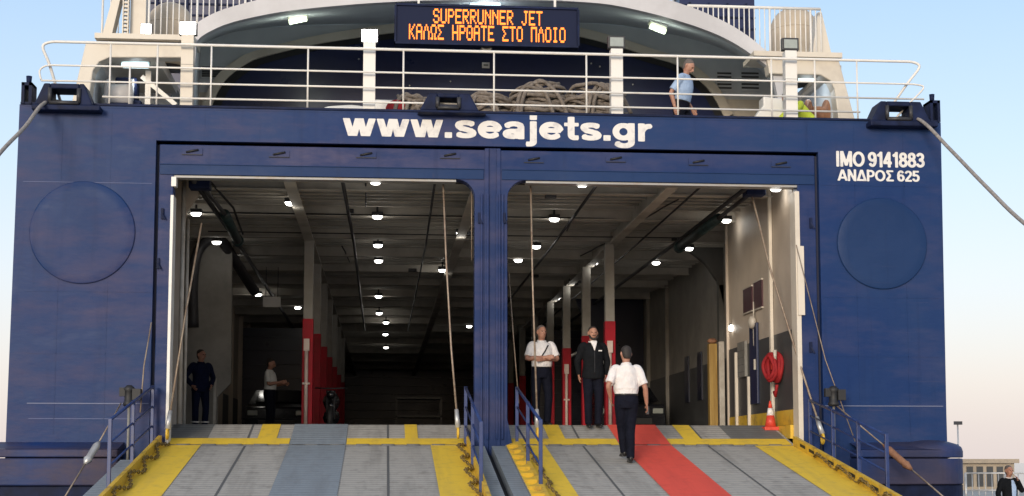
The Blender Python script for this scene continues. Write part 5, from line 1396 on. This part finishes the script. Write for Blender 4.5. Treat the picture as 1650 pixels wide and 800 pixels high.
# 2 man in dark jacket
YJ = 1.30; XJ = ax(956, 688, YJ)
person('bearded man in black jacket standing at the top of the right ramp', (XJ, YJ, rz(YJ)), R(3), 1.80, top='jacket', top_m=M['jacket'], sleeves='long', beard=True, jacket_long=True,
       arms={1: ((.262, .05, 1.15), (.235, .09, .92)), -1: ((-.262, .05, 1.15), (-.235, .09, .92))}, skin=M['skin_b'], feet={1: ((.085, .0, .06), (.095, -.02, .50)), -1: ((-.085, -.02, .06), (-.095, -.03, .50))})
t2 = [o for o in bpy.data.objects if o.type == 'EMPTY' and o.get('label', '').startswith('bearded man')][0]
T2 = Matrix.Rotation(R(3), 4, 'Z') @ Matrix.Scale(1.80 / 1.75, 4)
m = MB(); loft(m, [(0, -.152, 1.33), (0, -.142, 1.39), (0, -.105, 1.455), (0, -.072, 1.50)], [(.008, .01), (.026, .012), (.05, .014), (.06, .012)]); local_mesh(m, 'shirt_front', M['shirt'], t2, T2)
m = MB(); m.tube([(0, -.162, .95), (0, -.166, 1.1), (0, -.166, 1.25), (0, -.150, 1.34)], .006, 5); local_mesh(m, 'zip', M['dark'], t2, T2)
m = MB(); m.box(.07, .13, -.158, -.146, 1.315, 1.335); local_mesh(m, 'chest_mark', M['letter'], t2, T2)
# 3 officer with folded arms
YO = 1.95; XO = ax(873, 690, YO)
t3, T3, I3 = person('grey-haired officer in white short-sleeved shirt with folded arms inside right doorway', (XO, YO, FZ), R(6), 1.82,
       arms={1: ((.27, -.05, 1.17), (-.02, -.215, 1.145)), -1: ((-.27, -.05, 1.17), (.03, -.235, 1.185))}, hair_m=M['hair_g'], skin=M['skin'], belly=.012, head_turn=R(14))
m = MB(); m.tube([I3['U'](.09, -.115, 1.40), I3['U'](.03, -.165, 1.30), I3['U'](-.05, -.175, 1.18)], .012, 6); local_mesh(m, 'lanyard', M['black'], t3, T3)
m = MB()
for s_ in (1, -1):
    q = I3['U'](s_ * .135, .012, 1.462); m.box(q.x - .05, q.x + .05, q.y - .022, q.y + .022, q.z - .012, q.z + .014)
    local_mesh(m, 'epaulette', M['black'], t3, T3); m = MB()
# 4 person in navy overall by the left wall
YN = 7.6; XN = ax(322, 680, YN)
t4, T4, I4 = person('person in dark navy overall standing in the shade at left inner wall', (XN, YN, FZ), R(25), 1.76, top='overall', top_m=M['overall'], sleeves='long', bot_m=M['overall'], jacket_long=True,
       arms={1: ((.30, .08, 1.16), (.20, -.12, .98)), -1: ((-.31, .08, 1.16), (-.21, -.10, .97))}, head_turn=R(30))
for zz_ in (.20,):
    m = MB()
    for s in (1, -1): m.tube([(s * .108 + .078 * math.cos(a), -.012 + .086 * math.sin(a), zz_) for a in [2 * math.pi * i / 16 for i in range(16)]], .02, 6, 0, True)
    local_mesh(m, 'reflective_band', M['letter'], t4, T4)
# 5 man in pale shirt beside left columns
YP = 10.2; XP = ax(434, 680, YP)
person('man in pale shirt standing in the dark left of red columns, looking at papers', (XP, YP, FZ), R(78), 1.75, top_m=M['shirt_dim'],
       arms={1: ((.24, -.06, 1.15), (.14, -.32, 1.17)), -1: ((-.24, -.04, 1.15), (-.12, -.30, 1.20))}, head_down=R(14))
# 6 man in light blue shirt on the upper deck
YU = 1.05; XU = ax(1097, 150, YU)
person('man in light blue shirt walking along the upper deck behind the railing', (XU, YU, UZ), R(58), 1.84, top_m=M['shirt_b'], hair_m=M['hair_g'], skin=M['skin_b'], bot_m=M['trouser'],
       arms={1: ((.25, .02, 1.15), (.24, -.12, .92)), -1: ((-.25, .08, 1.14), (-.24, .02, .88))}, head_down=R(24), lean=R(11),
       feet={1: ((.09, -.16, .06), (.10, -.15, .50)), -1: ((-.09, .16, .07), (-.10, .0, .50))})
# 7 worker in hi-vis, stooping
YH = 1.7; XH = ax(1299, 170, YH)
person('worker in yellow hi-vis jacket stooping behind the rightmost floodlight post', (XH, YH, UZ), R(-75), 1.72, top='vest', top_m=M['hivis'], sleeves='long', lean=R(48), hips_shift=(0, .12, -.06),
       arms={1: ((.24, -.42, .98), (.2, -.56, .76)), -1: ((-.24, -.42, .98), (-.2, -.56, .76))})
# 8 man on the quay at the right
YQ = 4.2; XQ = ax(1626, 780, YQ)
person('man in dark jacket and light blue shirt standing on the quay at far right', (XQ, YQ, 0), R(14), 1.58, top='jacket', top_m=M['jacket'], sleeves='long', hair_m=M['hair_g'], jacket_long=True,
       arms={1: ((.30, -.05, 1.20), (.10, -.17, 1.44)), -1: ((-.27, .04, 1.14), (-.27, -.06, .9))})
t8 = [o for o in bpy.data.objects if o.type == 'EMPTY' and o.get('label', '').startswith('man in dark jacket and light')][0]
m = MB(); loft(m, [(0, -.155, .96), (0, -.165, 1.1), (0, -.168, 1.28), (0, -.12, 1.43)], [(.045, .012), (.055, .014), (.06, .014), (.03, .014)]); local_mesh(m, 'shirt_front', M['shirt_b'], t8, Matrix.Rotation(R(14), 4, 'Z') @ Matrix.Scale(1.58 / 1.75, 4))

# ------------------------------------------------------------------ quay at the right: fence, low building, lamp post
t = thing('quay_fence', 'pale metal fence on the quay behind the man at far right', 'fence', (20, 20, 0))
YF = 22
xa, xb = ax(1556, 780, YF), ax(1790, 780, YF)
for z in (.25, .75, 1.3):
    m = MB(); m.tube([(xa, YF, z), (xb, YF, z)], .03, 6); m.build('rail', M['galv'], t)
x = xa; k = 0
while x < xb:
    m = MB(); m.tube([(x, YF, 0), (x, YF, 1.3)], .045 if k % 6 == 0 else .015, 6); m.build('baluster', M['galv'], t); x += .22; k += 1
t = thing('low_building', 'low tan harbour building beyond the fence at far right', 'building', (40, 60, 0))
YB2 = 62
xa, xb = ax(1549, 745, YB2), ax(1634, 745, YB2)
m = MB(); m.box(xa, xb, YB2, YB2 + 6, 0, 1.6); m.build('wall', M['stone'], t)
m = MB(); m.box(xa - .2, xb + .2, YB2 - .3, YB2 + 6, 1.602, 1.85); m.build('roof', M['stone'], t)
x = xa + .3
while x < xb - .5:
    m = MB(); m.box(x, x + .4, YB2 - .03, YB2 - .001, .2, 1.4); m.build('window', M['int_grey'], t); x += .62
t = thing('street_lamp', 'thin distant street lamp beyond the right corner of the ferry', 'street lamp', (30, 60, 0))
p = at(1543, 682, Y=60)
m = MB(); m.tube([(p.x, 60, 0), (p.x, 60, p.z)], .05, 6); m.build('pole', M['galv'], t)
m = MB(); m.box(p.x - .2, p.x + .25, 59.9, 60.1, p.z - .1, p.z + .1); m.build('lamp_head', M['dark'], t)
